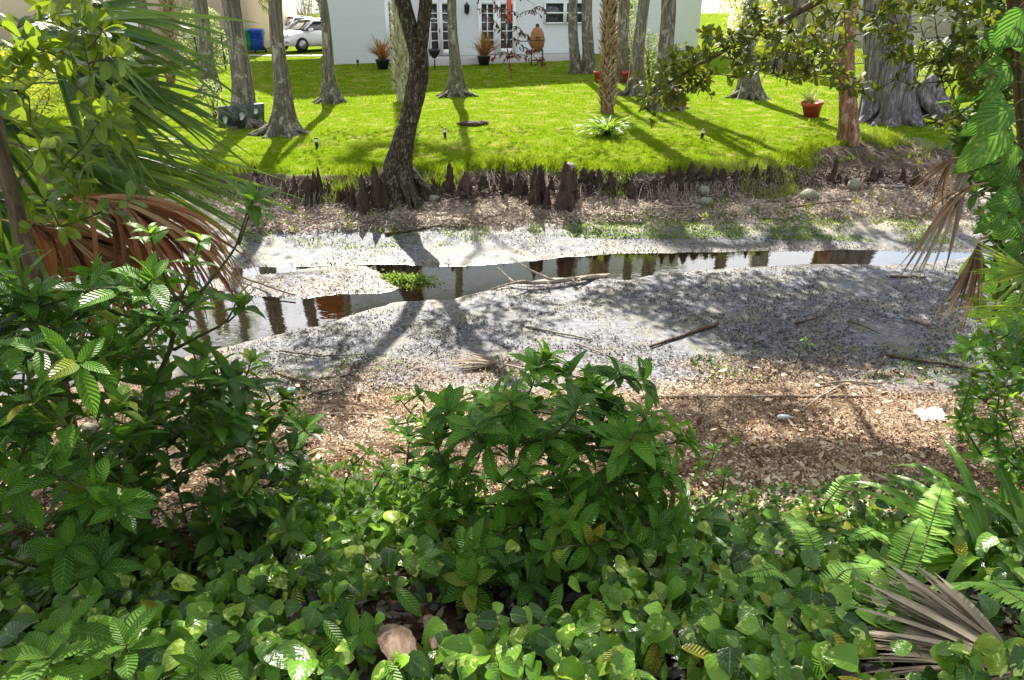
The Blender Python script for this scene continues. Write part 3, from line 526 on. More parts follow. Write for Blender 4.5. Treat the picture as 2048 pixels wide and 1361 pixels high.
for src in (la, lb):
    for q in range(7):
        p = src[random.randint(16, 25)]; a = random.uniform(0, 6.28); e = p+[math.cos(a)*1.6, math.sin(a)*1.6, random.uniform(.2, 1.2)]; lm.tube(bez(p, (p+e)/2+[0, 0, .3], e, 6), np.linspace(.05, .01, 6), 6); tops += [e, (p+e)/2]
lm.build('limb', M['darkbark'], t); add_crown(t, tops, mat='crown', n=200, rad=.45, L=.12, W=.05)
# hanging twigs of dry red leaves
tw = MB(); lf = MB(); src = dpt(965, -90, -.5)
tg = [(955, 20), (975, 38), (990, 12), (1000, 60), (1012, 90), (1025, 55), (1040, 30), (1030, 110), (1022, 150), (1045, 95), (1060, 118), (1075, 125), (1085, 108), (1090, 130), (1070, 10), (1080, 30), (1092, 22), (1050, 72), (1010, 122), (985, 118), (1062, 88), (1000, 28), (1035, 78), (1052, 115), (1083, 122)]
sk = [src, lb[8]]
tw.tube(bez(lb[9], dpt(905, -200, -.4), src, 8), np.linspace(.03, .015, 8), 6)
for x_, y_ in tg:
    e = dpt(x_, y_, random.uniform(-.8, .1)); near = min(sk, key=lambda q: np.linalg.norm(q-e)+(3 if q[2] < e[2] else 0)); mid = (near+e)/2+[0, 0, .12]; c = bez(near, mid, e, 8); tw.tube(c, np.linspace(.009, .003, 8), 5); sk += [c[4], e]
    for k in range(15):
        p = c[random.randint(2, 7)]+rng.normal(0, .015, 3); leafs(lf, [p], nrm(np.array([random.uniform(-.7, .7), random.uniform(-.7, .7), -1])), rng.normal(0, 1, 3), random.uniform(.05, .085), .028, P_ell, .5, .5, 3, 1)
o = tw.build('dry_branch', M['twig'], t); lf.build('leaves', M['redleaf'], o)
# trunks that keep their palm boots
def boot_palm(label, bx, by, wb_, tx, wt_, mcore='palmbark', mboot='boot', dens=1.0, dz=-1, sc=1.0):
    b = G(bx, by); s = F/(b[1]*cp+(CZ-b[2])*sp); T = atY(tx, 0, b[1]); r = wt_/2/s*.8; lean = (T-b)/(T-b)[2]; zt = T[2]-b[2]; t = thing('cabbage_palm', label, 'palm tree', b)
    zs = np.concatenate([np.linspace(0, zt, 20), np.linspace(zt+.4, 7, 8)]); P = np.array([b+[lean[0]*min(z, zt), 0, z-.08] for z in zs]); rb = wb_/2/s*.85
    mb = MB(); mb.tube(P, [r+(rb-r)*math.exp(-z/.3) for z in zs], 28, flute=lambda i, th: 1+.05*np.cos(9*th+i)); mb.build('trunk', M[mcore], t)
    n = int(7/.026*dens*.23/max(r, .1)); i = np.arange(n); z = i/n*6.9+.15; a = i*2.39996+rng.normal(0, .25, n); z = z+rng.normal(0, .012, n); d = np.stack([np.cos(a), np.sin(a), 0*a], -1); tg_ = np.stack([-np.sin(a), np.cos(a), 0*a], -1)
    c = np.array([b+[lean[0]*min(q, zt), 0, q] for q in z]); rr = (r+(rb-r)*np.exp(-z/.3))[:, None]*.96; bm = MB()
    for sg in (1, -1): leafs(bm, c+d*rr-tg_*sg*r*.15, d*.22+tg_*sg*rng.uniform(.4, 1., (n, 1))+[0, 0, 1.], d+rng.normal(0, .25, (n, 3)), r*2.2*sc*rng.uniform(.7, 1.25, n), r*.62*sc, lambda t: np.interp(t, [0, .3, .8, 1], [1, .8, .5, .3]), -.25, .3, 3, 1)
    bm.build('boot', M[mboot], t)
    hd = P[-1]; fr = MB()
    for q in range(22):
        a = q*2.4; D = np.array([math.cos(a), math.sin(a), random.uniform(-.3, .9)]); hp = hd+nrm(D)*.9
        k = 30; ang = np.linspace(-1.9, 1.9, k); dn = nrm(D); sd = nrm(np.cross(dn, UP)); leafs(fr, np.repeat(hp[None], k, 0), np.cos(ang)[:, None]*dn+np.sin(ang)[:, None]*sd, UP, .75, .035, P_seg, .7, .5, 4, 1)
    fr.build('fronds', M['palm'], t); return t, P
boot_palm('cabbage palm with crisscross brown boots and ferns at its foot', 1214, 226, 36, 1219, 25)
boot_palm('thin shaggy cabbage palm near the beige house wall', 341, 166, 20, 336, 19, sc=1.1)
boot_palm('pale cabbage palm hidden partly by the dark forked tree', 803, 203, 22, 800, 28, 'palebark', 'palebark', 1.0, sc=.9)
# background trees and hedges
def bush(name, label, cat, c, rad, n, L, W, mat, group=None, trunk=True, flat=.8, lump=7):
    c = np.asarray(c, float); t = thing(name, label, cat, [c[0], c[1], float(hgt(c[0], c[1]))], group); cl = [c+rng.normal(0, .5, 3)*rad for _ in range(lump)]
    mb = MB(); P = crown_pts(np.array(cl), n, np.array(rad)*.42); P = P[P[:, 2] > hgt(P[:, 0], P[:, 1])+.03]; leafs(mb, P, rng.normal(0, 1, (len(P), 3))+[0, 0, -.2], rng.normal(0, 1, (len(P), 3)), rng.uniform(.7, 1.3, len(P))*L, W, P_ell, .5, .2, 2, 1); mb.build('foliage', M[mat], t)
    if trunk:
        s = MB(); g0 = np.array(t.location)
        for q in cl[:6]: s.tube(bez(g0, (g0+q)/2+[0, 0, .2], q, 6), np.linspace(.03*max(rad), .01, 6), 6)
        s.build('stem', M['twig'], t)
    return t
bush('hedge_bush', 'yellow-flowered bush at the white house right corner', 'bush', (12.2, 41, 3.2), (1.5, 1.2, 1.8), 1500, .22, .09, 'yellowbush')
bush('tree', 'bushy tree with yellow-green leaves beyond the right of the lawn', 'tree', (17.5, 46, 4), (2.2, 1.6, 2.4), 1500, .28, .10, 'yellowbush')
bush('tree', 'dark leafy tree far behind the great grey trunk', 'tree', (21, 52, 4.5), (3.5, 1.6, 3), 2500, .3, .12, 'crown')
bush('tree', 'tall leafy tree in the far right corner of the garden', 'tree', (30, 46, 6), (4, 2, 4), 2500, .3, .12, 'crown')
bush('hedge_bush', 'pale yellow flowering bush by the white garden door', 'bush', (-15.2, 38, 2.6), (.8, .6, 1.0), 1500, .12, .06, 'pale')
bush('hedge_bush', 'low pale shrub at the foot of the garden rail', 'bush', (-17, 33.5, 1.5), (1.6, .5, .35), 900, .12, .05, 'pale')
bush('tree', 'dense tree behind the beige neighbour house', 'tree', (-31, 60, 7), (5, 3, 5), 2500, .4, .16, 'crown')
bush('tree', 'far tree standing behind the parked white cars', 'tree', (-14.5, 74, 5), (3.5, 2, 4), 2000, .4, .16, 'crown')
t = bush('bare_shrub', 'leafless grey shrub beside the white car', 'shrub', (-14.6, 57, 3.3), (1.0, .8, 1.2), 10, .1, .03, 'palm_grey'); s = MB(); g0 = np.array(t.location)
for q in range(60):
    e = g0+[random.uniform(-1.6, 1.6), random.uniform(-.8, .8), random.uniform(1.2, 4.2)]; s.tube(bez(g0+[random.uniform(-.3, .3), 0, .2], (g0+e)/2+rng.normal(0, .4, 3), e, 7), np.linspace(.03, .012, 7), 4)
s.build('twigs', M['drywood'], t)
# feather palm by the driveway
b = np.array([-14.6, 44, 0]); b[2] = hgt(b[0], b[1]); t = thing('feather_palm', 'small feathery palm above the green and blue bins', 'palm tree', b); s = MB(); s.tube([b, b+[.1, 0, 1], b+[.1, 0, 1.9]], [.14, .12, .1], 12); s.build('trunk', M['palmbark'], t); fr = MB()
for q in range(16):
    a = q*2.4; o_ = b+[.1, 0, 1.9]; e = o_+[math.cos(a)*1.7, math.sin(a)*1.7, random.uniform(-.2, 1.2)]; c = bez(o_, (o_+e)/2+[0, 0, .9], e, 22); fr.tube(c, .02, 4); T = nrm(np.gradient(c, axis=0)); sd = nrm(np.cross(T, UP))
    for sg in (1, -1): leafs(fr, c, T*.5+sg*sd-[0, 0, .3], UP, .42, .05, P_seg, .6, .2, 3, 1)
fr.build('fronds', M['palm_bright'], t)
# ================================================================ THINGS ON AND ROUND THE LAWN
def onY(x, Y): p = atY(x, 200, Y); return np.array([p[0], Y, float(hgt(p[0], Y))])
def bin_(x, Y, mat, label):
    b = onY(x, Y); t = thing('wheelie_bin', label, 'bin', b, 'wheelie bins'); m_ = MB(); V = []
    for z, sx, sy in ((.12, .22, .25), (.5, .25, .29), (.9, .29, .34), (.93, .31, .37), (.99, .31, .37)):
        V += [b+[-sx, -sy, z], b+[sx, -sy, z], b+[sx, sy, z], b+[-sx, sy, z]]
    Fq = [(4*i+j, 4*i+(j+1) % 4, 4*i+4+(j+1) % 4, 4*i+4+j) for i in range(4) for j in range(4)]+[(3, 2, 1, 0)]
    m_.add(V, Fq); m_.box(b+[0, -.35, .62], .19, .012, .02); m_.build('body', mat, t, False)
    l = MB(); l.add([b+[-.33, -.40, 1.0], b+[.33, -.40, 1.0], b+[.33, .40, 1.03], b+[-.33, .40, 1.03], b+[-.28, -.30, 1.08], b+[.28, -.30, 1.08], b+[.28, .34, 1.12], b+[-.28, .34, 1.12]], [(0, 1, 5, 4), (1, 2, 6, 5), (2, 3, 7, 6), (3, 0, 4, 7), (4, 5, 6, 7), (3, 2, 1, 0)]); l.build('lid', mat, t, False)
    h = MB(); h.tube([b+[-.25, .45, 1.0], b+[.25, .45, 1.0]], .02, 6); h.build('handle', M['black'], t)
    for s in (-1, 1): q = MB(); q.tube([b+[s*.24, .3, .12], b+[s*.30, .3, .12]], .12, 14); q.build('wheel', M['black'], t)
bin_(509, 40, plain('green_plastic', (.02, .26, .07), .5), 'green wheelie bin left of the blue one on the driveway edge')
bin_(530, 40, plain('blue_plastic', (.012, .07, .40), .5), 'blue wheelie bin right of the green one, behind the leaning trunks')
M['carwhite'] = plain('white_car_paint', (.80, .81, .83), .25, var=.03, spec=.7); M['tyre'] = plain('tyre_rubber', (.02, .02, .02), .8); M['rim'] = plain('alloy', (.5, .5, .52), .3, .8)
M['lamp'] = plain('lamp_lens', (.6, .62, .65), .1, var=.1, spec=.9)
def car(x, Y, ang, label):
    b = onY(x, Y); t = thing('parked_car', label, 'car', b, 'white cars parked on the driveway'); f = np.array([math.cos(ang), math.sin(ang), 0]); l = np.array([-f[1], f[0], 0]); L = 4.5
    st = [(-2.25, .35, .95, .78), (-2.1, .25, 1.05, .84), (-1.5, .22, 1.12, .88), (-.4, .22, 1.0, .9), (.7, .22, .98, .9), (1.5, .24, .90, .87), (2.05, .28, .74, .8), (2.25, .34, .58, .68)]
    mb = MB(); V = []
    for s, z0, z1, w_ in st:
        for (a, c_) in ((-.86, z0), (-1, z0+.18), (-1, z1-.18), (-.88, z1-.02), (-.45, z1+.03), (.45, z1+.03), (.88, z1-.02), (1, z1-.18), (1, z0+.18), (.86, z0)): V.append(b+f*s+l*a*w_+UP*c_)
    k = 10; Fq = [(i*k+j, i*k+(j+1) % k, (i+1)*k+(j+1) % k, (i+1)*k+j) for i in range(len(st)-1) for j in range(k)]; mb.add(V, Fq); mb.add([V[i] for i in range(10)]+[b-f*2.27+UP*.6], None, [(i, (i+1) % 10, 10) for i in range(10)]); mb.add([V[i+70] for i in range(10)]+[b+f*2.29+UP*.45], None, [((i+1) % 10, i, 10) for i in range(10)])
    V = []; rs = [(-1.75, .02, .76), (-1.2, .40, .66), (-.3, .47, .64), (.45, .40, .66), (1.15, .0, .8)]
    for s, h, w_ in rs:
        zz = 1.02
        for a, c_ in ((-1, 0), (-.86, .9), (-.4, 1), (.4, 1), (.86, .9), (1, 0)): V.append(b+f*s+l*a*(w_+(.12 if c_ == 0 else 0))*(1 if c_ else 1)+UP*(zz+h*c_))
    roof = MB(); roof.add(V, [(i*6+j, i*6+j+1, i*6+7+j, i*6+6+j) for i in range(4) for j in range(5)]); mb.build('body', M['carwhite'], t)
    cabin = roof.build('windows', M['glass'], t); r2 = MB(); V = []
    for s, h in ((-1.2, .41), (-.3, .48), (.45, .41)):
        for a in (-.6, -.3, .3, .6): V.append(b+f*s+l*a+UP*(1.025+h-(.02 if abs(a) > .5 else 0)))
    V += [v+UP*.03 for v in V]; r2.add(V, [(i*4+j+12, i*4+j+13, i*4+17+j, i*4+16+j) for i in range(2) for j in range(3)]+[(0, 1, 13, 12), (1, 2, 14, 13), (2, 3, 15, 14), (0, 12, 16, 4), (4, 16, 20, 8), (3, 7, 19, 15), (7, 11, 23, 19)])
    for sg in (-1, 1): r2.tube([b+f*1.15+l*sg*.86+UP*1.03, b+f*.45+l*sg*.63+UP*1.40, b-f*1.2+l*sg*.63+UP*1.41, b-f*1.75+l*sg*.82+UP*1.05], .04, 6); r2.tube([b+f*-.4+l*sg*.82+UP*1.04, b+f*-.4+l*sg*.66+UP*1.42], .03, 5)
    r2.build('roof', M['carwhite'], t)
    for s in (-1.4, 1.4):
        for sg in (-1, 1):
            c = b+f*s+l*sg*.80+UP*.33; w_ = MB(); w_.tube([c-l*.1*sg, c+l*.12*sg], .33, 24); o = w_.build('wheel', M['tyre'], t); w_ = MB(); w_.tube([c+l*.10*sg, c+l*.135*sg], .21, 18); w_.build('rim', M['rim'], o)
    for sg in (-1, 1): h = MB(); h.tube([b+f*2.02+l*sg*.66+UP*.74, b+f*2.2+l*sg*.52+UP*.68], [.10, .08], 10); h.build('headlight', M['lamp'], t); h = MB(); h.box(b+f*.9+l*sg*1.0+UP*1.0, .08, .1, .07); h.build('mirror', M['carwhite'], t)
    g_ = MB(); g_.box(b+f*2.27+UP*.42, .02, .42, .07, [f, l, UP]); g_.build('grille', M['black'], t)
    n_ = MB(); n_.box(b+f*2.305+UP*.55, .01, .2, .035, [f, l, UP]); n_.build('emblem', M['rim'], t)
car(640, 41.5, -2.25, 'white hatchback with sloping bonnet parked by the white house corner')
car(600, 50, -2.0, 'white car parked further back, mostly behind the split-bark trunk')
def spiky(x, y, label, pot='black', h=.75, group=None):
    b = G(x, y); t = thing('potted_plant', label, 'potted plant', b, group); p = MB(); p.lathe(b, [(0, 0), (.20, 0), (.27, .32), (.30, .34), (.28, .38), (.25, .36), (0, .33)], 20); p.build('pot', M['black'] if pot == 'black' else M['terracotta'], t)
    n = 110; a = rng.uniform(0, 6.28, n); l = rng.uniform(.05, 1.0, n); D = np.stack([np.cos(a)*l, np.sin(a)*l, 1.1-l*.4], -1); f = MB(); leafs(f, np.repeat((b+[0, 0, .36])[None], n, 0)+rng.normal(0, .06, (n, 3))*[1, 1, .2], D, np.stack([-np.cos(a)*.3, -np.sin(a)*.3, np.ones(n)], -1), rng.uniform(.55, 1.15, n)*h, .05, P_strap, rng.uniform(.1, .8, n), .3, 4, 1); f.build('leaves', M['tileaf'], t)
spiky(766, 139, 'orange spiky plant in a dark pot by the blank white wall', h=1.0, group='orange spiky plants')
spiky(968, 131, 'orange spiky plant in a dark pot on the patio between two doors', h=1.05, group='orange spiky plants')
# hanging bowl on a hook stand
b = G(870, 140); t = thing('hook_stand', 'white curved hook stand on the grass in front of the french door', 'garden hook', b); mb = MB(); mb.tube([b, b+[0, 0, .35]], .03, 6)
mb.tube(spline([b+[0, 0, .3], b+[.10, 0, 1.4], b+[.05, 0, 1.75], b+[-.15, 0, 1.85], b+[-.3, 0, 1.75]], 18), .018, 6); mb.build('pole', M['black'], t)
q = MB(); q.tube(spline([b+[-.25, 0, 1.72], b+[-.1, 0, 1.9], b+[.2, 0, 1.86], b+[.45, 0, 1.76]], 10), .02, 6); q.build('arm', M['whiteplastic'], t)
q = MB(); c = b+[0, -.05, .62]; q.lathe(c, [(0, -.2), (.08, -.17), (.2, -.02), (.24, .1), (.22, .16), (.1, .13), (0, .12)], 20)
for s in (-.2, 0, .2): q.tube([c+[s, 0, .13], c+[s*.2, 0, 1.15]], .006, 4)
tag(q.build('hanging_bowl', M['black'], loc=c), 'black round bowl hanging on thin chains from the white hook', 'planter')
# egg-shaped grill
b = G(1074, 131); t = thing('kamado_grill', 'orange-tan egg-shaped grill on a black wheeled stand by the patio', 'grill', b); gm = plain('tan_ceramic', (.36, .15, .05), .5, var=.6, sc=5)
q = MB(); q.lathe(b+[0, 0, .55], [(0, 0), (.18, .02), (.27, .18), (.31, .36), (.31, .44)], 24); q.build('base', gm, t); q = MB(); q.lathe(b+[0, 0, .55], [(.315, .46), (.31, .52), (.27, .72), (.18, .88), (.08, .95), (0, .96)], 24); q.build('lid', gm, t)
q = MB(); q.lathe(b+[0, 0, .55], [(.32, .43), (.335, .445), (.32, .46)], 24); q.lathe(b+[0, 0, 1.5], [(.07, 0), (.08, .08), (.06, .12), (0, .12)], 12); q.tube([b+[-.12, -.34, 1.1], b+[.12, -.34, 1.1]], .02, 6); q.build('fittings', M['black'], t)
q = MB()
for s in (-.25, .25):
    for r_ in (-.25, .25): q.tube([b+[s, r_, .0], b+[s*.9, r_*.9, .62]], .022, 6)
for z in (.2, .58): q.tube([b+[.26*math.cos(a), .26*math.sin(a), z] for a in np.linspace(0, 6.28, 20)], .015, 5)
q.box(b+[-.55, 0, .95], .22, .18, .015); q.tube([b+[-.36, 0, .95], b+[-.25, 0, .7]], .015, 5); q.build('stand', M['black'], t)
# small red pots behind the palm
def pot(x, y, r, h, label, name='flower_pot', plant=None):
    b = G(x, y); t = thing(name, label, 'flower pot', b); p = MB(); p.lathe(b, [(0, 0), (r*.68, 0), (r*.9, h*.78), (r*.93, h*.78), (r, h*.80), (r*1.02, h), (r*.93, h), (r*.9, h*.86), (0, h*.84)], 28); p.build('pot', M['terracotta'], t); return t, b
pot(1199, 165, .22, .36, 'small red pot partly hidden by the booted palm trunk'); pot(1256, 166, .24, .38, 'red pot on the grass just right of the booted palm trunk')
t, b = pot(1623, 234, .27, .38, 'tilted terracotta pot with a spiky pale plant near the bank'); t.rotation_euler = (R(4), R(-7), 0)
n = 46; a = rng.uniform(0, 6.28, n); l = rng.uniform(.1, .9, n); q = MB(); leafs(q, np.repeat((b+[0, 0, .32])[None], n, 0)+rng.normal(0, .03, (n, 3)), np.stack([np.cos(a)*l, np.sin(a)*l, np.ones(n)], -1), np.stack([-np.cos(a), -np.sin(a), np.ones(n)], -1), rng.uniform(.25, .62, n), .03, P_strap, .5, .3, 4, 1); q.build('leaves', M['pale'], t)
# vine shrub on the trunk
def colbush(label, x, y, h, r, n, mat, L=.09, W=.045, name='flowering_shrub', dens_top=.6):
    b = G(x, y); t = thing(name, label, 'shrub', b); z = rng.uniform(.05, 1, n)**.8; a = rng.uniform(0, 6.28, n); rr = r*np.sqrt(rng.random(n))*(1-.45*z)*(.6+.8*vn(z*7, a*1.2, 3)); P = b+np.stack([np.cos(a)*rr, np.sin(a)*rr, z*h], -1)
    q = MB(); leafs(q, P, rng.normal(0, 1, (n, 3)), rng.normal(0, 1, (n, 3)), L*rng.uniform(.6, 1.3, n), W, P_ell, .4, .2, 3, 1); q.build('foliage', M[mat], t); s = MB()
    for k in range(7): s.tube(bez(b, b+[random.uniform(-r, r)*.5, random.uniform(-r, r)*.5, h*.4], b+[random.uniform(-r, r)*.7, random.uniform(-r, r)*.7, h*random.uniform(.6, .95)], 8), np.linspace(.02, .006, 8), 5)
    s.build('stem', M['twig'], t); return t
colbush('tall pale flowering vine shrub growing up behind the red pots', 1256, 160, 3.0, .75, 2200, 'pale'); colbush('thin white-flowered sapling left of the dark stone slab', 430, 240, .95, .42, 420, 'pale', .07, .03, 'small_shrub')
colbush('pale-leaved shrub trimmed round beside the garden rail', 415, 140, 2.2, 1.0, 2200, 'pale', .12, .06); colbush('yellowish low shrub just left of the wide-footed cypress', 1300, 168, 1.6, .55, 700, 'pale', .09, .04)
colbush('bushy green shrub at the far left edge of the lawn', 60, 250, 1.7, 1.4, 1600, 'yellowbush', .12, .05); colbush('sunlit shrub behind the leaves at the left edge', 170, 190, 1.5, 1.2, 1200, 'yellowbush', .12, .05)
# rail fence, chain-link fence
def railfence(pts, label, h=1.2, name='rail_fence', mesh=False, matp='black', rail='whiteplastic', group=None):
    P = [G(*p) for p in pts]; t = thing(name, label, 'fence', P[0], group)
    for p in P: q = MB(); q.tube([p, p+UP*h], .03, 8); q.build('post', M[matp], t)
    q = MB(); [q.tube([P[i]+UP*h*k, P[i+1]+UP*h*k], .022, 6) for i in range(len(P)-1) for k in (.12, .98)]; q.build('rail', M[rail], t)
    if mesh:
        q = MB()
        for i in range(len(P)-1):
            a, b = P[i], P[i+1]; L = np.linalg.norm(b-a); n = int(L/.14); hh = h*.86
            for k in range(-int(hh/.14), n):
                for sg in (0, 1):
                    u0_, u1_ = k*.14, k*.14+hh; z0_, z1_ = 0, hh
                    if u0_ < 0: z0_ = -u0_; u0_ = 0
                    if u1_ > L: z1_ = hh-(u1_-L); u1_ = L
                    if u1_ <= u0_: continue
                    if sg: z0_, z1_ = hh-z0_, hh-z1_
                    q.tube([a+(b-a)*u0_/L+UP*(z0_+h*.12), a+(b-a)*u1_/L+UP*(z1_+h*.12)], .006, 3, False)
        q.build('mesh', M[matp], t)
    return t
railfence([(200, 150), (260, 144), (330, 140), (400, 142), (452, 140)], 'low garden fence with white rail in front of the beige house', 1.25, mesh=True)
railfence([(1832, 163), (1906, 161)], 'black framed chain-link gate standing open on the far right lawn', 1.45, 'garden_gate', True, rail='black')
railfence([(1906, 150), (1975, 146), (2060, 142)], 'chain-link fence running right from the black gate', 1.3, 'chain_link_fence', True, rail='black'); railfence([(1668, 140), (1760, 132), (1832, 128)], 'thin wire fence behind the great grey trunk', 1.3, 'chain_link_fence', True, rail='black')
# dark stone slab
b = G(497, 252); s_ = np.array([.98, .16, .06]); s_ /= np.linalg.norm(s_); q = MB(); bl = G(462, 256); br_ = G(548, 246); u = nrm((br_-bl)*[1, 1, 0]); nn = nrm(np.cross(u, UP)); up = nrm(UP-nn*-.25); L = np.linalg.norm(br_-bl); t = thing('stone_slab', 'dark grey stone slab with three white blotches leaning between two cypress trunks', 'stone slab', b)
c = (bl+br_)/2+up*.25+UP*.05+np.array([-.12, -.42, 0]); n3 = np.cross(u, up); q.box(c, L/2, .04, .235, [u, n3, up]); m = NT('slate'); a_ = m.noise(m.obj(), 5, 6, .7, 1); sm = m.fin(m.pbr(m.ramp(a_, [(.4, (.03, .04, .045)), (.6, (.10, .13, .14)), (.72, (.35, .38, .38))]), .6, m.bump(a_, .5, .02))); q.build('slab', sm, t, False)
sgn = -1 if n3[1] > 0 else 1
for k, (du, dz, w_, h_) in enumerate(((-L*.38, -.06, .05, .10), (-.02, -.01, .055, .11), (L*.3, .08, .05, .08))):
    q = MB(); th = np.linspace(0, 6.28, 15)[:-1]; cc = c+u*du+up*dz+n3*sgn*.043; V = [cc+u*math.cos(x_)*w_*(1+.25*math.sin(3*x_+k))+up*math.sin(x_)*h_*(1+.15*math.cos(2*x_)) for x_ in th]; V += [v-n3*sgn*.004 for v in V]; q.add(V+[cc, ], [(i, (i+1) % 14, (i+1) % 14+14, i+14) for i in range(14)], [(i, (i+1) % 14, 28) for i in range(14)]); q.build('white_blotch', plain('white_blotch', (.6, .66, .66), .8), t, False)
# garden lights
def glight(x, y, label, tilt=0):
    b = G(x, y); t = thing('garden_light', label, 'garden light', b, 'stake lights on the lawn'); q = MB(); q.lathe(b, [(0, -.02), (.03, 0), (.036, .13), (.036, .135)], 14); q.build('stake', M['black'], t); q = MB(); q.lathe(b, [(.034, .135), (.034, .195)], 14); q.build('lens', M['whiteplastic'], t); q = MB(); q.lathe(b, [(.04, .195), (.042, .215), (0, .222)], 14); q.build('cap', M['black'], t); t.rotation_euler = (0, R(tilt), 0)
glight(634, 297, 'black and white stake light left of the dark forked tree'); glight(890, 277, 'black and white stake light right of the dark forked tree'); glight(1403, 279, 'black and white stake light on the right part of the lawn, below the leafy twigs', 8)
def spot(x, y, label):
    b = G(x, y); q = MB(); q.lathe(b, [(0, 0), (.02, 0), (.02, .12), (.05, .13), (.06, .26), (0, .26)], 10); tag(q.build('spotlight', M['black'], loc=b), label, 'spotlight', 'black wall spotlights')
spot(716, 133, 'small black spotlight at the foot of the blank white wall'); spot(1106, 109, 'small black spotlight under the double window'); spot(1200, 104, 'small black spotlight against the wall behind the booted palm'); spot(646, 133, 'small black spotlight at the left corner of the white house')
# rocks, boards, logs
def rock(x, y, rx, ry, rz, label, mat='rock', name='rock', group=None, sink=.3, par=None):
    b = G(x, y); n = 20; u = np.linspace(0, 2*math.pi, n, endpoint=False); v = np.linspace(-1.5, 1.5, 11); V = []
    k = random.randint(1, 99)
    for q in v:
        for a in u:
            d = np.array([math.cos(a)*math.cos(q), math.sin(a)*math.cos(q), math.sin(q)]); f_ = 1+.45*(float(vn(d[0]*2+5, d[1]*2+d[2]*1.7+5, k))-.5)+.2*(float(vn(d[0]*6+9, d[1]*5+d[2]*5+9, k))-.5); V.append(b+d*f_*[rx, ry, rz]+UP*rz*(1-sink))
    i = np.arange(10)[:, None]*n; j = np.arange(n)[None]; kk = (j+1) % n; mb = MB(); mb.add(V, np.stack([i+j, i+kk, i+n+kk, i+n+j], -1).reshape(-1, 4)); return tag(mb.build(name, M[mat], loc=b), label, 'rock' if name == 'rock' else name.replace('_', ' '), group)
rock(1706, 378, .12, .11, .11, 'round pale boulder at the foot of the right bank'); rock(1617, 398, .16, .13, .10, 'mossy grey rock half buried left of the pale boulder'); rock(1408, 385, .10, .10, .09, 'pale rock among dry leaves below the short cypress knees'); rock(1412, 410, .13, .10, .08, 'lower of two pale rocks below the short cypress knees')
rock(1140, 345, .12, .1, .08, 'small pale stone on the bank edge beside the tall twin knees'); rock(866, 402, .10, .08, .06, 'flat grey stone right of the dark tree foot'); rock(180, 0+860, .06, .05, .03, 'white stone lying in the litter behind the left shrubs'); rock(585, 860, .05, .04, .03, 'small pale stone on the sunlit leaf litter')
rock(938, 252, .28, .14, .07, 'low dark root stump in the grass right of the dark tree', 'kneebark', 'root_stump'); rock(965, 250, .16, .12, .06, 'small dark root lump beside the low stump', 'kneebark', 'root_stump')
b = G(884, 432); q = MB(); q.box(b+UP*.03, .09, .06, .03, nrm([[1, .15, 0], [-.15, 1, 0], [0, 0, 1]])); tag(q.build('concrete_block', M['rock'], smooth=False, loc=b), 'small pale concrete block on the mud below the dark tree', 'block')
b = G(1776, 378); q = MB(); q.tube([b+[-.26, 0, .05], b+[.26, -.05, .05]], .05, 10, sq=.5); tag(q.build('log', M['drywood'], loc=b), 'short cut log lying right of the pale boulder', 'log')
# sticks lying on the mud and the litter
def stick(pts, w0, w1, label, mat='drywood', br=(), lift=.02, name='fallen_stick', group='sticks lying in the creek bed', hs=None):
    P = np.array([G(*p) for p in pts]); P[:, 2] += lift
    if hs is not None: P[:, 2] += np.array(hs)
    b = P[0].copy(); sc = F/(P[0][1]*cp+(CZ-P[0][2])*sp); q = MB(); n = 18; s = spline(P, n); s += np.cumsum(rng.normal(0, .0025, (n, 3)), 0); q.tube(s, np.linspace(w0, w1, n)/sc/2, 7, flute=lambda i, th: 1+.12*np.sin(3*th+i*1.7))
    for i, dx, dy, dz, l in br:
        p = s[i]; e = p+np.array([dx, dy, dz])*l; c = bez(p, (p+e)/2+rng.normal(0, .03, 3)*l*3, e, 8); q.tube(c, np.linspace(w0*.5, w1*.4, 8)/sc/2, 6); 
        if l > .25: e2 = c[4]+np.array([dx*.4+.3, dy*.3-.2, .1])*l*.5; q.tube(bez(c[4], (c[4]+e2)/2, e2, 5), np.linspace(w0*.3, w1*.3, 5)/sc/2, 5)
    return tag(q.build(name, M[mat], loc=b), label, 'stick', group)
stick([(1218, 556), (1180, 562), (1120, 572), (1070, 578), (1030, 573), (985, 582)], 13, 3, 'pale forked branch lying across the edge of the pool', br=[(9, -.9, .5, .35, .7), (7, .05, -.6, -.02, .35), (12, -.6, -.5, .1, .5), (14, -.5, .6, .3, .45), (5, -.5, -.8, .05, .4), (10, .1, -.9, .0, .25)], hs=[0, .03, .05, .06, .05, .0])
stick([(1300, 697), (1350, 680), (1400, 662), (1436, 650)], 5, 9, 'straight dark stick on the grey mud right of centre', 'twig'); stick([(1820, 640), (1860, 653)], 12, 11, 'short thick piece of cane on the right mud'); stick([(1772, 712), (1850, 728), (1966, 745)], 7, 5, 'long dark pole at the right edge of the mud', 'twig')
stick([(1280, 797), (1450, 800), (1560, 797), (1750, 796)], 7, 4, 'long pale stem along the top of the leaf litter'); stick([(650, 832), (720, 832), (800, 836)], 6, 4, 'pale straight stick on the sunlit litter'); stick([(770, 470), (830, 462), (892, 450)], 6, 4, 'dark stick on the mud below the dark tree', 'twig')
stick([(545, 745), (600, 770), (640, 762), (700, 752)], 5, 3, 'thin stick beside the left end of the grey mud', 'twig'); stick([(545, 905), (590, 898), (625, 893)], 16, 10, 'dark curled piece of bark on the litter left of centre', 'twig'); stick([(575, 812), (605, 795), (668, 788)], 9, 5, 'dark bent stick on the shaded litter', 'twig')
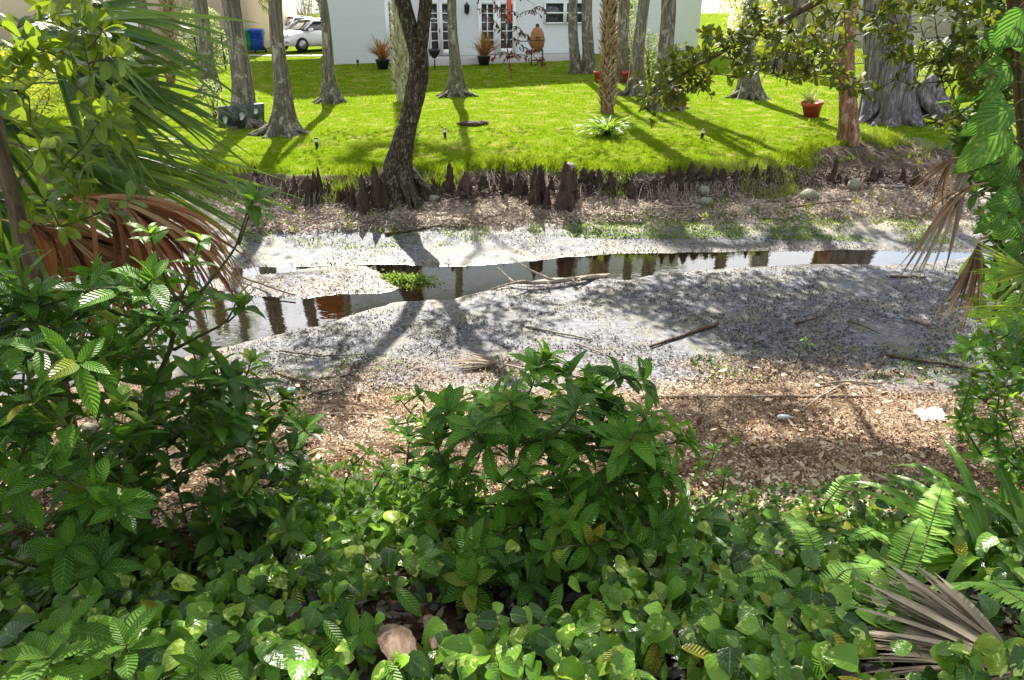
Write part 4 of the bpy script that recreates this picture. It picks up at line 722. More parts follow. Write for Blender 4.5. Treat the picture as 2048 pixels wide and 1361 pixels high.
stick([(1590, 650), (1655, 632)], 5, 3, 'short thin stick on the right grey mud', 'twig'); stick([(1700, 645), (1760, 672)], 4, 2, 'very thin stick left of the thick cane', 'twig'); stick([(1780, 556), (1850, 558)], 5, 4, 'dark stick near the pool on the right', 'twig'); stick([(1050, 655), (1120, 672), (1180, 682)], 5, 3, 'reddish thin stick behind the centre shrub top')
stick([(1190, 432), (1300, 420), (1420, 415)], 4, 3, 'long thin twig across the far bank'); stick([(1356, 392), (1392, 440)], 5, 4, 'pale twig pointing down the far bank'); stick([(1570, 420), (1640, 412), (1720, 405)], 5, 3, 'thin twig on the right far bank', 'twig'); stick([(1688, 772), (1640, 800), (1600, 830)], 5, 4, 'light stick crossing the bright litter on the right')
stick([(1620, 775), (1700, 765), (1765, 772)], 6, 4, 'pale stick on the sunlit right litter'); stick([(1745, 758), (1770, 742)], 6, 4, 'short upright twig leaning from the litter', hs=[0, .12], mat='twig'); stick([(925, 405), (960, 400), (985, 412)], 4, 3, 'curved twig under the broad knee'); stick([(560, 705), (640, 718), (730, 712)], 4, 2, 'thin dark stick on the left grey mud', 'twig')
stick([(480, 560), (540, 585), (590, 600)], 4, 3, 'thin twig reaching over the left pool edge', 'twig', lift=.06); stick([(1560, 740), (1520, 765), (1440, 760)], 4, 3, 'thin pale twig at the litter edge'); stick([(1150, 690), (1210, 712)], 4, 3, 'small twig on the mud behind the centre shrub'); stick([(380, 760), (470, 745), (560, 775)], 5, 3, 'twig among the left shrub leaves')
# white litter sheet, litter bits
b = G(1858, 838); q = MB(); gx = np.linspace(-.11, .11, 7); V = [b+[x_, y_, .03+.03*random.random()+.02*math.sin(9*x_+7*y_)] for y_ in np.linspace(-.08, .08, 6) for x_ in gx+random.uniform(-.01, .01)]; i = (np.arange(5)[:, None]*7+np.arange(6)[None]).ravel(); q.add(V, np.stack([i, i+1, i+8, i+7], -1)); tag(q.build('crumpled_paper', plain('dull_paper', (.5, .49, .46), .8, var=.5, sc=20, bst=.6), loc=b), 'crumpled white paper in the sunlit litter on the right', 'paper')
b = G(1568, 842); q = MB(); q.tube([b+[-.05, 0, .03], b+[.03, 0, .03], b+[.05, 0, .03], b+[.07, 0, .03]], [.025, .025, .012, .012], 10); tag(q.build('plastic_bottle', plain('clear_plastic', (.5, .56, .58), .2, spec=.8), loc=b), 'crushed clear plastic bottle on the shaded litter', 'bottle')
b = G(584, 787); q = MB(); q.lathe(b, [(.02, 0), (.035, .05), (.03, .05), (.0, .02)], 10); tag(q.build('paper_cup', plain('pale_teal_plastic', (.3, .55, .48), .5), loc=b), 'small pale teal plastic scrap in the litter, left of centre', 'litter')
# ---------------------------------------------------------------- cypress knees
KN = [(513, 336, 360, 9, 't'), (592, 340, 396, 15, 't'), (620, 334, 409, 22, 't'), (632, 330, 405, 16, 't'), (641, 326, 392, 17, 't'), (657, 360, 388, 14, 's'), (680, 372, 402, 13, 's'), (695, 363, 412, 14, 't'), (705, 358, 417, 16, 't'), (727, 328, 425, 24, 't'), (757, 310, 420, 20, 't'), (768, 345, 419, 26, 'b'),
 (848, 362, 398, 16, 's'), (868, 352, 388, 14, 's'), (897, 320, 383, 19, 't'), (931, 330, 397, 38, 'b'), (966, 340, 373, 22, 's'), (1006, 320, 386, 15, 't'), (1020, 352, 382, 12, 's'), (1036, 333, 394, 17, 't'), (1066, 324, 410, 27, 't'), (1083, 318, 403, 16, 't'), (1093, 372, 417, 16, 's'), (1130, 318, 417, 34, 'b'), (1144, 330, 397, 26, 't'), (1168, 333, 364, 20, 's'),
 (1183, 338, 367, 16, 's'), (1196, 330, 370, 20, 's'), (1222, 326, 390, 17, 't'), (1262, 346, 399, 22, 't'), (1280, 362, 392, 12, 's'), (1337, 326, 368, 14, 's'), (1358, 324, 370, 20, 's'), (1382, 333, 364, 18, 's'), (1402, 333, 364, 20, 's'), (1427, 336, 364, 15, 's'), (1441, 334, 363, 13, 's'), (1470, 338, 362, 12, 's'), (1510, 328, 358, 13, 's'), (1536, 324, 364, 14, 's'), (1556, 332, 364, 14, 's'),
 (1661, 312, 366, 13, 't'), (1674, 344, 366, 12, 's'), (1690, 350, 370, 12, 's'), (1742, 333, 362, 18, 's'), (1758, 338, 360, 12, 's'), (1803, 330, 364, 14, 's'), (1826, 334, 374, 18, 's')]
ORD = ['', 'first', 'second', 'third', 'fourth', 'fifth', 'sixth', 'seventh', 'eighth', 'ninth', 'tenth', 'eleventh', 'twelfth', 'thirteenth', 'fourteenth', 'fifteenth', 'sixteenth', 'seventeenth', 'eighteenth', 'nineteenth', 'twentieth']
def ordw(i): return ORD[i] if i <= 20 else {2: 'twenty', 3: 'thirty', 4: 'forty'}[i//10]+('-'+ORD[i % 10] if i % 10 else 'tieth')
for q_ in range(34):
    x_ = 484+q_*33+random.uniform(-14, 14); yb_ = np.interp(x_, FC[:, 0], FC[:, 1])-random.uniform(6, 26); KN.append((x_, yb_-random.uniform(14, 30), yb_, random.uniform(9, 16), 'l'))
KN.sort(key=lambda q: q[0]); cnt = {}
proto = []
for v in range(6):
    mb = MB(); n = 16; z = np.linspace(0, 1, n); wob = np.cumsum(rng.normal(0, .012, (n, 2)), 0); P = np.stack([wob[:, 0], wob[:, 1], z-.06], -1); r = (.36*(1-z)**.6+.14*(1-z)+.13 if v % 3 == 0 else .5*(1-z)**.9+.10)+.03*np.sin(z*9+v); r[-2] = .09; r[-1] = .03; r = r*(1+.5*np.exp(-z/.12)*.5); ph = random.uniform(0, 6)
    mb.tube(P, r, 22, flute=lambda i, th: 1+.2*np.cos(3*th+ph+i*.08)+.17*np.cos(7*th-ph)+.12*np.cos(11*th+i*.4)+rng.normal(0, .09, len(th))+.12*math.sin(i*1.3+v))
    if v % 2: 
        P2 = np.stack([.35+z*-.05, 0*z+.05, z*.7-.06], -1); mb.tube(P2, r*.55, 14, flute=lambda i, th: 1+.18*np.cos(4*th)+.1*np.cos(9*th+i))
    proto.append(mb)
pm = []
for i, (x, yt, yb, w_, kd) in enumerate(KN):
    b = G(x, yb); s = F/(b[1]*cp+(CZ-b[2])*sp); h = (yb-yt)/s/(cp)*random.uniform(.78, 1.0); r = w_/s*random.uniform(.7, .95); v = (i*5+i//4) % 6 if i > 5 else i
    if i < 6:
        o = proto[v].build('cypress_knee', M['kneebark']); pm.append(o)
    else:
        o = pm[v].copy(); COL.objects.link(o)
    o.location = tuple(b); o.scale = (r, r, h); o.rotation_euler = (random.uniform(-.05, .05), random.uniform(-.08, .08), random.uniform(-.6, .6))
    sz = {'t': 'tall narrow', 's': 'short', 'b': 'broad split', 'l': 'stubby little'}[kd]; side = 'left of the dark tree' if x < 790 else ('right of the dark tree' if x < 1290 else 'on the right bank'); cnt[(kd, side)] = cnt.get((kd, side), 0)+1
    tag(o, '%s cypress knee, %s of its size from the left %s' % (sz, ordw(cnt[(kd, side)]), side), 'cypress knee', 'cypress knees along the cut bank')
# ---------------------------------------------------------------- ground debris, weeds (stuff)
def scatter(name, poly, n, mat, L, W, label, cat, prof=P_ell, flat=.35, lift=.006, droop=.9, nt=3, up=False, k=1, spr=0, dens=None, thr=.5, rn=False):
    q = inpoly(n, poly); P = onG(q[:, 0], q[:, 1]); P = P[P[:, 1] < 60]
    if dens: P = P[fbm(P[:, 0]*dens, P[:, 1]*dens, 3, 13)+rng.normal(0, .05, len(P)) > thr]
    sd_ = np.maximum(sdf(WP, P[:, 0], P[:, 1]), -sdf(BAR, P[:, 0], P[:, 1])); P = P[sd_ > .02]
    if rn: P = P[rng.random(len(P)) < .04+.96*ss(7.15, 6.15, P[:, 1]+3.2*(fbm(P[:, 0]*.9, P[:, 1]*1.6, 4, 23)-.5))]
    if k > 1: P = np.repeat(P, k, 0)+rng.normal(0, spr, (len(P)*k, 3))*[1, 1, 0]; P[:, 2] = hgt(P[:, 0], P[:, 1])
    n = len(P); a = rng.uniform(0, 6.28, n); mb = MB()
    if up: l = rng.uniform(.2, 1.1, n); D = np.stack([np.cos(a)*l, np.sin(a)*l, np.ones(n)], -1); N = np.stack([-np.cos(a), -np.sin(a), np.ones(n)], -1)
    else: D = np.stack([np.cos(a), np.sin(a), rng.normal(.05, flat*.6, n)], -1); N = rng.normal(0, flat, (n, 3))+[0, 0, 1.]
    rr = np.clip(.75*(fbm(P[:, 0]*1.3, P[:, 1]*1.8, 4, 91)*1.8-.55)+rng.normal(.12, .24, n), 0, 1) if rn else None
    P[:, 2] += lift*rng.random(n)*(2 if not up else .2); leafs(mb, P, D, N, rng.uniform(.5, 1.4, n)*L, W*rng.uniform(.7, 1.3, n), prof, rng.normal(0, droop, n), rng.uniform(0, .5, n), nt, 1, r=rr)
    return tag(mb.build(name, M[mat]), label, cat, kind='stuff')
scatter('leaf_litter', [(-100, 800), (300, 760), (500, 740), (800, 710), (1200, 700), (1500, 700), (1960, 745), (2600, 780), (2700, 1060), (1400, 1040), (500, 1060), (-500, 1060), (-500, 850)], 84000, 'litter', .029, .015, 'brown fallen leaves covering the near bank', 'fallen leaves', lift=.02, rn=True)
scatter('leaf_litter', [(300, 800), (560, 780), (800, 770), (1200, 745), (1500, 740), (1960, 745), (2150, 800), (2150, 1010), (1400, 1010), (500, 1030)], 1300, 'litter', .075, .032, 'larger curled dry leaves scattered over the near bank', 'fallen leaves', lift=.035, flat=.5)
scatter('leaf_litter', [(-100, 1040), (2150, 1020), (2250, 1400), (-200, 1400)], 2500, 'fleck', .06, .03, 'dark fallen leaves under the heart-leaf ground cover', 'fallen leaves', lift=.02)
scatter('mud_debris', [(380, 720), (700, 630), (1000, 575), (1400, 540), (1950, 525), (2050, 740), (1500, 770), (1100, 770), (600, 800), (380, 780)], 26000, 'fleck', .035, .016, 'dark bits of rotten leaf strewn on the grey mud', 'debris', flat=.25, lift=.008, dens=1.5, thr=.40)
scatter('mud_debris', [(440, 545), (740, 528), (800, 560), (780, 590), (500, 600), (430, 580)], 900, 'litter', .045, .02, 'brown leaf scraps on the pale sand bar in the pool', 'debris', flat=.3, lift=.008)
scatter('mud_debris', [(470, 440), (1000, 430), (1950, 440), (1950, 500), (1100, 512), (900, 530), (480, 535)], 9000, 'fleck', .035, .018, 'dark bits strewn along the far side of the pool', 'debris', flat=.25, lift=.008, dens=1.2, thr=.45)
scatter('bank_litter', [(380, 370), (800, 385), (1200, 365), (1560, 345), (1650, 340), (1900, 345), (2000, 440), (1500, 440), (480, 470)], 30000, 'twigbits', .08, .016, 'grey twigs and dry leaves littering the far bank', 'fallen leaves', lift=.03, flat=.5, prof=P_strap)
scatter('creek_weeds', [(1060, 440), (1300, 425), (1560, 430), (1850, 430), (1960, 455), (1960, 490), (1500, 478), (1200, 478), (1060, 470)], 9000, 'weed', .035, .022, 'low green weeds along the far edge of the mud', 'weeds', up=True, dens=1.5, thr=.42)
scatter('creek_weeds', [(480, 440), (700, 430), (900, 440), (1000, 450), (980, 490), (700, 500), (480, 500)], 4000, 'weed', .03, .02, 'low green weeds on the mud left of and below the dark tree', 'weeds', up=True, dens=1.6, thr=.46)
scatter('creek_weeds', [(420, 720), (900, 700), (1300, 700), (1960, 690), (1960, 770), (1300, 765), (500, 830)], 5000, 'weed', .03, .018, 'sparse yellow-green weeds where mud meets leaf litter', 'weeds', up=True, dens=1.4, thr=.57)
q = MB(); b = atz(815, 562, .0); n = 700; P = b+np.stack([rng.normal(0, .17, n), rng.normal(0, .07, n), rng.uniform(0, .06, n)], -1); P[:, 1] -= (P[:, 0]-b[0])*.25; leafs(q, P, rng.normal(0, 1, (n, 3))+[0, 0, .5], rng.normal(0, 1, (n, 3)), .05, .025, P_ell, .5, .2, 3, 1); q.tube([b+[-.35, .12, .03], b+[0, .02, .05], b+[.3, -.06, .02]], .02, 6); tag(q.build('floating_weed', M['weed'], loc=b), 'clump of green weed on a rotten stick in the shallow pool', 'weed clump')
for pol, nn_, lb_ in (([(560, 400), (800, 400), (800, 470), (560, 470)], 16, 'left'), ([(1380, 400), (1800, 395), (1800, 450), (1380, 450)], 26, 'right'), ([(1500, 260), (1640, 240), (1900, 260), (1900, 330), (1500, 345)], 60, 'mound')):
    c = inpoly(nn_, pol); P = onG(c[:, 0], c[:, 1]); mb = MB(); P = np.repeat(P, 14, 0)+rng.normal(0, .03, (nn_*14, 3))*[1, 1, 0]; n = len(P); a = rng.uniform(0, 6.28, n); l = rng.uniform(.1, .8, n)
    leafs(mb, P, np.stack([np.cos(a)*l, np.sin(a)*l, np.ones(n)], -1), np.stack([-np.cos(a), -np.sin(a), np.ones(n)], -1), rng.uniform(.08, .26, n), .010, P_blade, .9, .2, 4, 1, r=np.repeat(rng.random(nn_)*.9, 14)); tag(mb.build('wild_grass', M['grass']), {'left': 'sprigs of wild grass left of the dark tree on the mud', 'right': 'sprigs of wild grass on the right far bank', 'mound': 'patches of long grass on the mound round the red-brown trunk'}[lb_], 'grass', kind='stuff')
# exposed roots hanging from the cut bank
mb = MB()
for q_ in range(420):
    x_ = random.uniform(470, 1980); p = G(x_, np.interp(x_, EC[:, 0], EC[:, 1])+random.uniform(2, 20)); a = random.uniform(-1, 1); e = p+[a*.2, -random.uniform(.15, .6), 0]; e[2] = float(hgt(e[0], e[1]))+.01; mb.tube(bez(p, (p+e)/2+[a*.05, -.03, random.uniform(0, .1)], e, 7), np.linspace(random.uniform(.004, .012), .003, 7), 4, False)
tag(mb.build('bank_roots', M['drywood']), 'thin bare roots trailing down the cut bank', 'roots', kind='stuff')
# dry palm fan lying behind the centre shrub
def fan(name, label, cat, hub, D, Nn, n, L, W, spread, mat, droop=.3, petiole=None, group=None, rndL=.25, fold=.45, jitter=.06, nt=6, droopsd=.15):
    hub = np.asarray(hub, float); D = nrm(D); Nn = nrm(Nn-D*np.dot(D, Nn)); Sd = np.cross(D, Nn); a = np.linspace(-spread, spread, n)+rng.normal(0, jitter, n); t = thing(name, label, cat, hub, group) if label else None
    mb = MB(); dr = np.cos(a)[:, None]*D+np.sin(a)[:, None]*Sd+rng.normal(0, jitter, (n, 1))*Nn; leafs(mb, hub+dr*.04, dr, Nn+rng.normal(0, .15, (n, 3)), L*(1-rndL*np.abs(a)/spread*.8)*rng.uniform(.85, 1.1, n), W, P_seg, droop+rng.normal(0, droopsd, n), fold, nt, 1, wav=.004)
    mb.build('leaflets', M[mat], t)
    if petiole is not None: s = MB(); s.tube(spline([np.asarray(petiole[0], float)]+[np.asarray(p, float) for p in petiole[1:]]+[hub], 14), np.linspace(.018, .012, 14), 8, sq=.6); s.build('petiole', M['drywood'] if 'dead' in mat or 'grey' in mat else M['stem'], t)
    return t
h_ = G(1000, 738); fan('palm_frond', 'dry grey palm fan lying on the mud behind the centre shrub', 'palm frond', h_+[0, 0, .06], [-1, .25, -.04], UP, 24, .62, .02, .5, 'palm_grey', .1, petiole=[G(1105, 757)+[0, 0, .03]])
# ================================================================ FOREGROUND PLANTS
def rosette(mb, P, ax, k, L, W, tilt=(.9, 1.4), droop=(.5, 1.1), prof=P_ell, nt=7, ns=2, fold=(.1, .35), wav=.012, rb=None, rs=.25):
    ax = nrm(ax); a0 = random.uniform(0, 6.28); u = nrm(np.cross(ax, [.3, 1, .1])); v = np.cross(ax, u); D = []; N = []; LL = []
    for i in range(k):
        a = a0+i*2.39996+random.uniform(-.25, .25); tl = random.uniform(*tilt)*(1-.3*(i/k)) ; d = math.cos(tl)*ax+math.sin(tl)*(math.cos(a)*u+math.sin(a)*v); D.append(d); n_ = ax-d*np.dot(ax, d); N.append(n_+np.array([0, 0, .5])); LL.append(L*random.uniform(.75, 1.15)*(1-.35*(i/k)))
    LL = np.array(LL); r = np.clip((random.random() if rb is None else rb)+rng.normal(0, rs, k)*.6, 0, 1); r = np.where(rng.random(k) > .05, r*.85, r)
    leafs(mb, np.repeat(P[None], k, 0)-ax*np.linspace(.05, 0, k)[:, None]*L*3, D, np.array(N), LL, LL*W, prof, rng.uniform(*droop, k), rng.uniform(*fold, k), nt, ns, wav=wav, r=r)
def grow(base, tips, st, r0=.009, r1=.0028, skel=None, sag=.0, cost_down=2.0, seg=6):
    sk = [np.asarray(base, float)] if skel is None else skel; out = []
    for tp in sorted(tips, key=lambda q: np.linalg.norm(q-base)):
        A_ = np.array(sk); d = np.linalg.norm(A_-tp, axis=1)+np.maximum(A_[:, 2]-tp[2]+.02, 0)*cost_down+.12*np.linalg.norm(A_-base, axis=1); p = A_[int(np.argmin(d))]; v = tp-p; mid = p+v*.5+np.array([0, 0, -.12*abs(v[2])+.05*np.linalg.norm(v)])+rng.normal(0, .04, 3)*np.linalg.norm(v)
        c = bez(p, mid, tp, 9); l = np.linalg.norm(v); st.tube(c, np.linspace(min(r0, r1+l*.012), r1, 9), seg, False); sk += [c[4], c[6], c[8]]; out.append((tp, nrm(c[-1]-c[-3]), c))
    return out
def shrub(name, label, base, tips, mat, L, W, group=None, kw=None, k=(5, 8), along=3, prof=P_ell, lab='shrub', stemmat='stem', r0=.012, skel=None, extra=None, upb=.6, rb=None):
    t = thing(name, label, lab, base, group); st = MB(); lf = MB(); kw = kw or {}
    for (p, ax, c) in grow(base, tips, st, r0, skel=skel):
        ax = nrm(ax+np.array([0, 0, upb])); b_ = random.random()*.9 if rb is None else rb()
        rosette(lf, p, ax, random.randint(*k), L*random.uniform(.75, 1.1), W, prof=prof, rb=b_, **kw)
        for q in range(along): i = random.randint(3, 7); rosette(lf, c[i], nrm(c[i+1]-c[i]+[0, 0, .01])+np.array([0, 0, upb]), 2, L*random.uniform(.7, 1.05), W, prof=prof, rb=b_*.8, **kw)
    if extra: extra(st)
    st.build('stem', M[stemmat], t); lf.build('leaves', M[mat], t); return t
def ptips(n, poly, y0, y1, lowcut=.04):
    q = inpoly(n, poly); Y = rng.uniform(y0, y1, n); P = np.array([atY(a, b, c) for (a, b), c in zip(q, Y)]); k = P[:, 2] > hgt(P[:, 0], P[:, 1])+lowcut; return list(P[k])
# centre shrub
cb = G(1080, 1130)
tips = ptips(112, [(850, 850), (900, 800), (980, 775), (1080, 790), (1200, 760), (1310, 800), (1370, 880), (1390, 960), (1330, 1080), (1180, 1120), (1000, 1150), (880, 1100), (860, 960)], 2.35, 3.25)
tips += [atY(x, y, Y) for x, y, Y in ((1095, 715, 3.0), (1075, 735, 2.95), (1125, 745, 3.0), (1240, 745, 2.9), (1290, 760, 2.85), (1180, 770, 3.0), (1010, 780, 3.0), (960, 790, 3.1), (880, 800, 3.2), (1350, 860, 2.8), (1380, 880, 2.7), (1240, 880, 2.5), (1090, 880, 2.5), (950, 1090, 2.2), (960, 1160, 2.05), (940, 1170, 2.0), (1010, 1130, 2.05), (1100, 1100, 2.1), (1180, 1090, 2.15), (1260, 1080, 2.2), (1310, 1060, 2.3), (1130, 1050, 2.2), (900, 1130, 2.15), (1060, 1170, 2.0), (850, 920, 2.8), (810, 950, 2.9), (850, 1040, 2.5), (870, 1000, 2.6), (1000, 960, 2.5), (1300, 940, 2.5), (1180, 1000, 2.4), (1060, 1010, 2.4), (1340, 1020, 2.45), (820, 870, 3.0))]
shrub('wild_coffee_shrub', 'large dark green shrub with ribbed leaves standing alone in the centre foreground', cb, tips, 'coffee', .16, .38, kw=dict(tilt=(.8, 1.5), droop=(.4, 1.2)), k=(6, 8), along=2)
def smallshrub(x, y, tipsx, label, mat='coffee_bright', L=.09, Yo=0, k=(5, 7), W=.36, name='seedling', along=1, grp=None, prof=P_ell, kw=None):
    b = G(x, y); tips = [atY(a, c, b[1]+Yo+random.uniform(-.08, .08)) for a, c in tipsx]; return shrub(name, label, b, tips, mat, L, W, grp, kw or {}, k, along, prof, 'plant', 'stem', .006)
smallshrub(690, 1040, [(735, 905), (705, 930), (770, 940), (690, 965), (745, 985), (790, 960)], 'bright sunlit seedling on the litter left of the centre shrub', L=.085)
smallshrub(800, 1010, [(800, 800), (835, 790), (790, 850), (850, 840), (815, 880)], 'slender plant with soft leaves at the left side of the centre shrub', 'coffee', L=.09)
smallshrub(1440, 1010, [(1430, 900), (1470, 880), (1400, 935), (1450, 950)], 'thin pale green plant right of the centre shrub', 'broad', L=.08, W=.34)
smallshrub(1590, 730, [(1610, 680), (1600, 700), (1625, 690)], 'tiny pale seedling alone on the right grey mud', 'broad', L=.05, W=.5); smallshrub(1400, 775, [(1385, 725), (1400, 715), (1420, 722), (1440, 735)], 'bright yellow-green weed at the mud edge behind the centre shrub', 'broad', L=.06, W=.5)
smallshrub(1900, 600, [(1880, 570), (1920, 575)], 'small pale weed near the pool end on the right', 'broad', L=.06, W=.4)
# near seedlings at the bottom left
def bigros(x, y, z, k, L, label, mat='coffee_bright', W=.38, **kw):
    p = atz(x, y, z); g0 = np.array([p[0], p[1], float(hgt(p[0], p[1]))]); t = thing('wild_coffee_seedling', label, 'plant', g0, 'ribbed seedlings'); st = MB(); st.tube(bez(g0, (g0+p)/2+[.01, 0, 0], p, 6), .004, 6); lf = MB(); rosette(lf, p, UP+rng.normal(0, .1, 3), k, L, W, tilt=(1.1, 1.5), droop=(.3, .8), nt=9, **kw); st.build('stem', M['stem'], t); lf.build('leaves', M[mat], t)
bigros(95, 1315, 2.0, 8, .17, 'glossy ribbed seedling in the bottom left corner'); bigros(250, 1290, 1.99, 7, .15, 'glossy ribbed seedling right of the corner one at bottom left'); bigros(400, 1335, 1.94, 7, .14, 'ribbed seedling at the bottom edge left of the bract')
bigros(130, 1255, 1.95, 6, .14, 'ribbed seedling above the two corner ones at bottom left')
bigros(1555, 1160, 1.62, 7, .13, 'dark ribbed seedling among variegated leaves left of the ferns', 'coffee', .30)
# left shrubs
kwl = dict(tilt=(.7, 1.5), droop=(.3, 1.1), wav=.01)
mainb = G(275, 1180); Y0 = 2.55
fork = [atY(x, y, Y0) for x, y in ((262, 1000), (260, 900), (270, 820), (300, 780), (345, 700), (352, 640), (355, 600))]
def limbs(st):
    st.tube(spline([mainb]+fork, 20), np.linspace(.016, .008, 20), 8); 
    for pl in ([(352, 640), (390, 600), (430, 550), (478, 490), (485, 440), (505, 405)], [(350, 652), (300, 640), (240, 632), (185, 595), (165, 560)], [(348, 700), (400, 672), (455, 645), (475, 598)], [(354, 600), (330, 560), (310, 500), (300, 470)], [(354, 610), (375, 570), (385, 530)]): st.tube(spline([atY(x, y, Y0) for x, y in pl], 14), np.linspace(.007, .003, 14), 6)
tp = [atY(x, y, Y0+random.uniform(-.03, .03)) for x, y in ((505, 400), (500, 425), (165, 560), (475, 598), (490, 610), (300, 465), (385, 525), (250, 560), (180, 600), (410, 580), (330, 560), (225, 660), (400, 480))]
sk0 = [mainb]+fork+[atY(x, y, Y0) for x, y in ((430, 550), (478, 490), (240, 632), (400, 672), (455, 645), (330, 560), (310, 500), (375, 570))]
tp += ptips(30, [(150, 560), (420, 560), (440, 780), (500, 860), (400, 980), (200, 960), (120, 750)], 2.4, 2.9)
shrub('wild_coffee_shrub', 'tall forked shrub reaching over the left pool with bright tips', mainb, tp, 'broad', .12, .38, kw=kwl, k=(4, 7), along=1, skel=sk0, extra=limbs, rb=lambda: random.choice([.1, .2, .5, .7]))
shrub('wild_coffee_shrub', 'dense dark ribbed-leaf shrub filling the left edge of the foreground', G(60, 1230), ptips(45, [(-80, 500), (150, 520), (330, 540), (350, 640), (330, 720), (-80, 720)], 2.0, 2.7)+ptips(85, [(-100, 640), (120, 620), (240, 760), (260, 950), (200, 1150), (-100, 1150)], 1.7, 2.5), 'coffee', .135, .38, kw=kwl, k=(4, 7), along=2)
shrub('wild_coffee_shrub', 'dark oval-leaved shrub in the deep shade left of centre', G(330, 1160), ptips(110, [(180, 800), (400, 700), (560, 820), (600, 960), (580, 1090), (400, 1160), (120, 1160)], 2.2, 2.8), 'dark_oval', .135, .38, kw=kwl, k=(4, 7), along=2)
shrub('wild_coffee_shrub', 'ribbed-leaf shrub on the litter at the right edge of the dark thicket', G(520, 1120), ptips(30, [(420, 720), (520, 720), (600, 830), (640, 950), (580, 1050), (450, 1000)], 2.6, 3.2), 'coffee', .12, .37, kw=kwl, k=(4, 7), along=2)
shrub('wild_coffee_shrub', 'low shadowed shrub behind the left thicket', G(150, 960), ptips(40, [(0, 600), (300, 620), (350, 780), (250, 900), (0, 900)], 2.8, 3.6), 'broad', .12, .38, kw=kwl, k=(4, 7), along=2)
# left tree with leathery oval leaves
def pixtree(name, label, trunkpx, Yt, w0, w1, targets, mat, L, W, k=(4, 7), along=3, prof=P_obo, bark_='twig', base=None, cat='tree', r0=.012, kw=None, skelpx=None, tri=None):
    P = [atY(x, y, Y) for x, y, Y in trunkpx]; b = np.array([P[0][0], P[0][1], float(hgt(P[0][0], P[0][1]))]) if base is None else base; t = thing(name, label, cat, b); s = MB(); c = spline([b-UP*.05]+P, 26); s.tube(c, np.linspace(w0, w1, 26), 14, flute=lambda i, th: 1+.05*np.cos(5*th+i)); 
    sk = list(c[6:]); st = MB(); lf = MB(); kw = kw or {}
    for (p, ax, cc) in grow(c[4], targets, st, r0, .0022, skel=sk, cost_down=.6, seg=5):
        rosette(lf, p, nrm(ax+np.array([0, 0, .15])), random.randint(*k), L*random.uniform(.8, 1.1), W, prof=prof, **kw)
        for q in range(along): i = random.randint(3, 7); rosette(lf, cc[i], nrm(cc[i+1]-cc[i]), 1, L*random.uniform(.8, 1.1), W, prof=prof, **kw)
    s.build('trunk', M[bark_], t); st.build('branches', M[bark_], t); lf.build('leaves', M[mat], t); return t
kwm = dict(tilt=(.5, 1.5), droop=(.1, .8), wav=.006, nt=6, ns=1, fold=(.05, .3))
tg = ptips(46, [(-60, -60), (180, -60), (250, 60), (270, 200), (200, 330), (60, 340), (-60, 300)], 2.6, 3.4)+ptips(3, [(120, 330), (330, 370), (270, 470), (60, 470)], 2.7, 3.1)+[atY(x, y, 2.9) for x, y in ((170, 100), (240, 115), (150, 20), (130, 330), (190, 430), (260, 400), (60, 250), (200, 200), (110, 0), (80, 40))]
pixtree('leathery_leaf_tree', 'slender tree with bright backlit oval leaves along the upper left edge', [(150, 900, 3.0), (120, 760, 3.0), (75, 560, 3.0), (30, 420, 3.0), (-5, 290, 3.0), (-30, 150, 3.0), (-40, -100, 3.0), (-30, -500, 3.0)], 3.0, .034, .026, tg, 'glossy', .115, .40, base=G(175, 985), k=(4, 6), along=4, kw=kwm)
# left palms
SH_ = np.array
def frondpx(label, hx, hy, Y, tx, ty, Y2, n, L, W, spread, mat, droop, Nn=(0, -.4, 1), pet=None, **k):
    h = atY(hx, hy, Y); e = atY(tx, ty, Y2); return fan('palm_frond', label, 'palm frond', h, e-h, np.array(Nn, float), n, L, W, spread, mat, droop, petiole=pet, group='palm fronds on the left', **k)
pb = G(-420, 620); crownp = pb+[0, 0, 1.15]
t = thing('fan_palm', 'fan palm whose fronds reach in from the left edge', 'palm tree', pb); s = MB(); s.tube([pb-UP*.1, pb+UP*.5, crownp], [.22, .2, .17], 20); s.build('trunk', M['palmbark'], t)
def palmfrond(hx, hy, Y, tx, ty, Y2, n, L, W, spread, mat, droop, Nn=(0, -.4, 1), lbl=None, nm='frond', **k):
    h = atY(hx, hy, Y); e = atY(tx, ty, Y2); D = nrm(e-h); Nn = np.array(Nn, float); Nn = nrm(Nn-D*np.dot(D, Nn)); Sd = np.cross(D, Nn); a = np.linspace(-spread, spread, n)+rng.normal(0, .03, n); mb = MB(); sg = rng.uniform(0, .35, n)
    dr = np.cos(a)[:, None]*D+np.sin(a)[:, None]*Sd+rng.normal(0, .05, (n, 1))*Nn; leafs(mb, h+D*(sg[:, None]*.9*np.cos(a)[:, None]), dr, Nn+rng.normal(0, .3, (n, 3)), L*rng.uniform(.75, 1.08, n)*(1-.25*np.abs(a)/spread), W, P_seg, droop+rng.normal(0, .15, n), .5, 8, 1)
    mb.tube(spline([crownp, (crownp+h)/2+UP*.25, h, h+D*.3], 16), np.linspace(.022, .008, 16), 8, sq=.6); o = mb.build(nm, M[mat], t)
    if lbl: o['label'] = lbl
palmfrond(-40, 285, 4.4, 440, 300, 4.2, 46, 1.75, .055, .42, 'palm', .8, (0, -.6, 1))
palmfrond(40, 60, 4.3, 330, 20, 4.1, 40, 1.15, .05, .75, 'palm', .75, (0, -.6, 1))
palmfrond(110, 130, 4.1, 300, 200, 4.0, 44, .95, .036, .9, 'palm', .9, (.3, -.8, 1))
palmfrond(-60, 380, 4.6, 200, 520, 4.5, 40, 1.3, .055, .8, 'palm', .9, (0, -.6, 1))
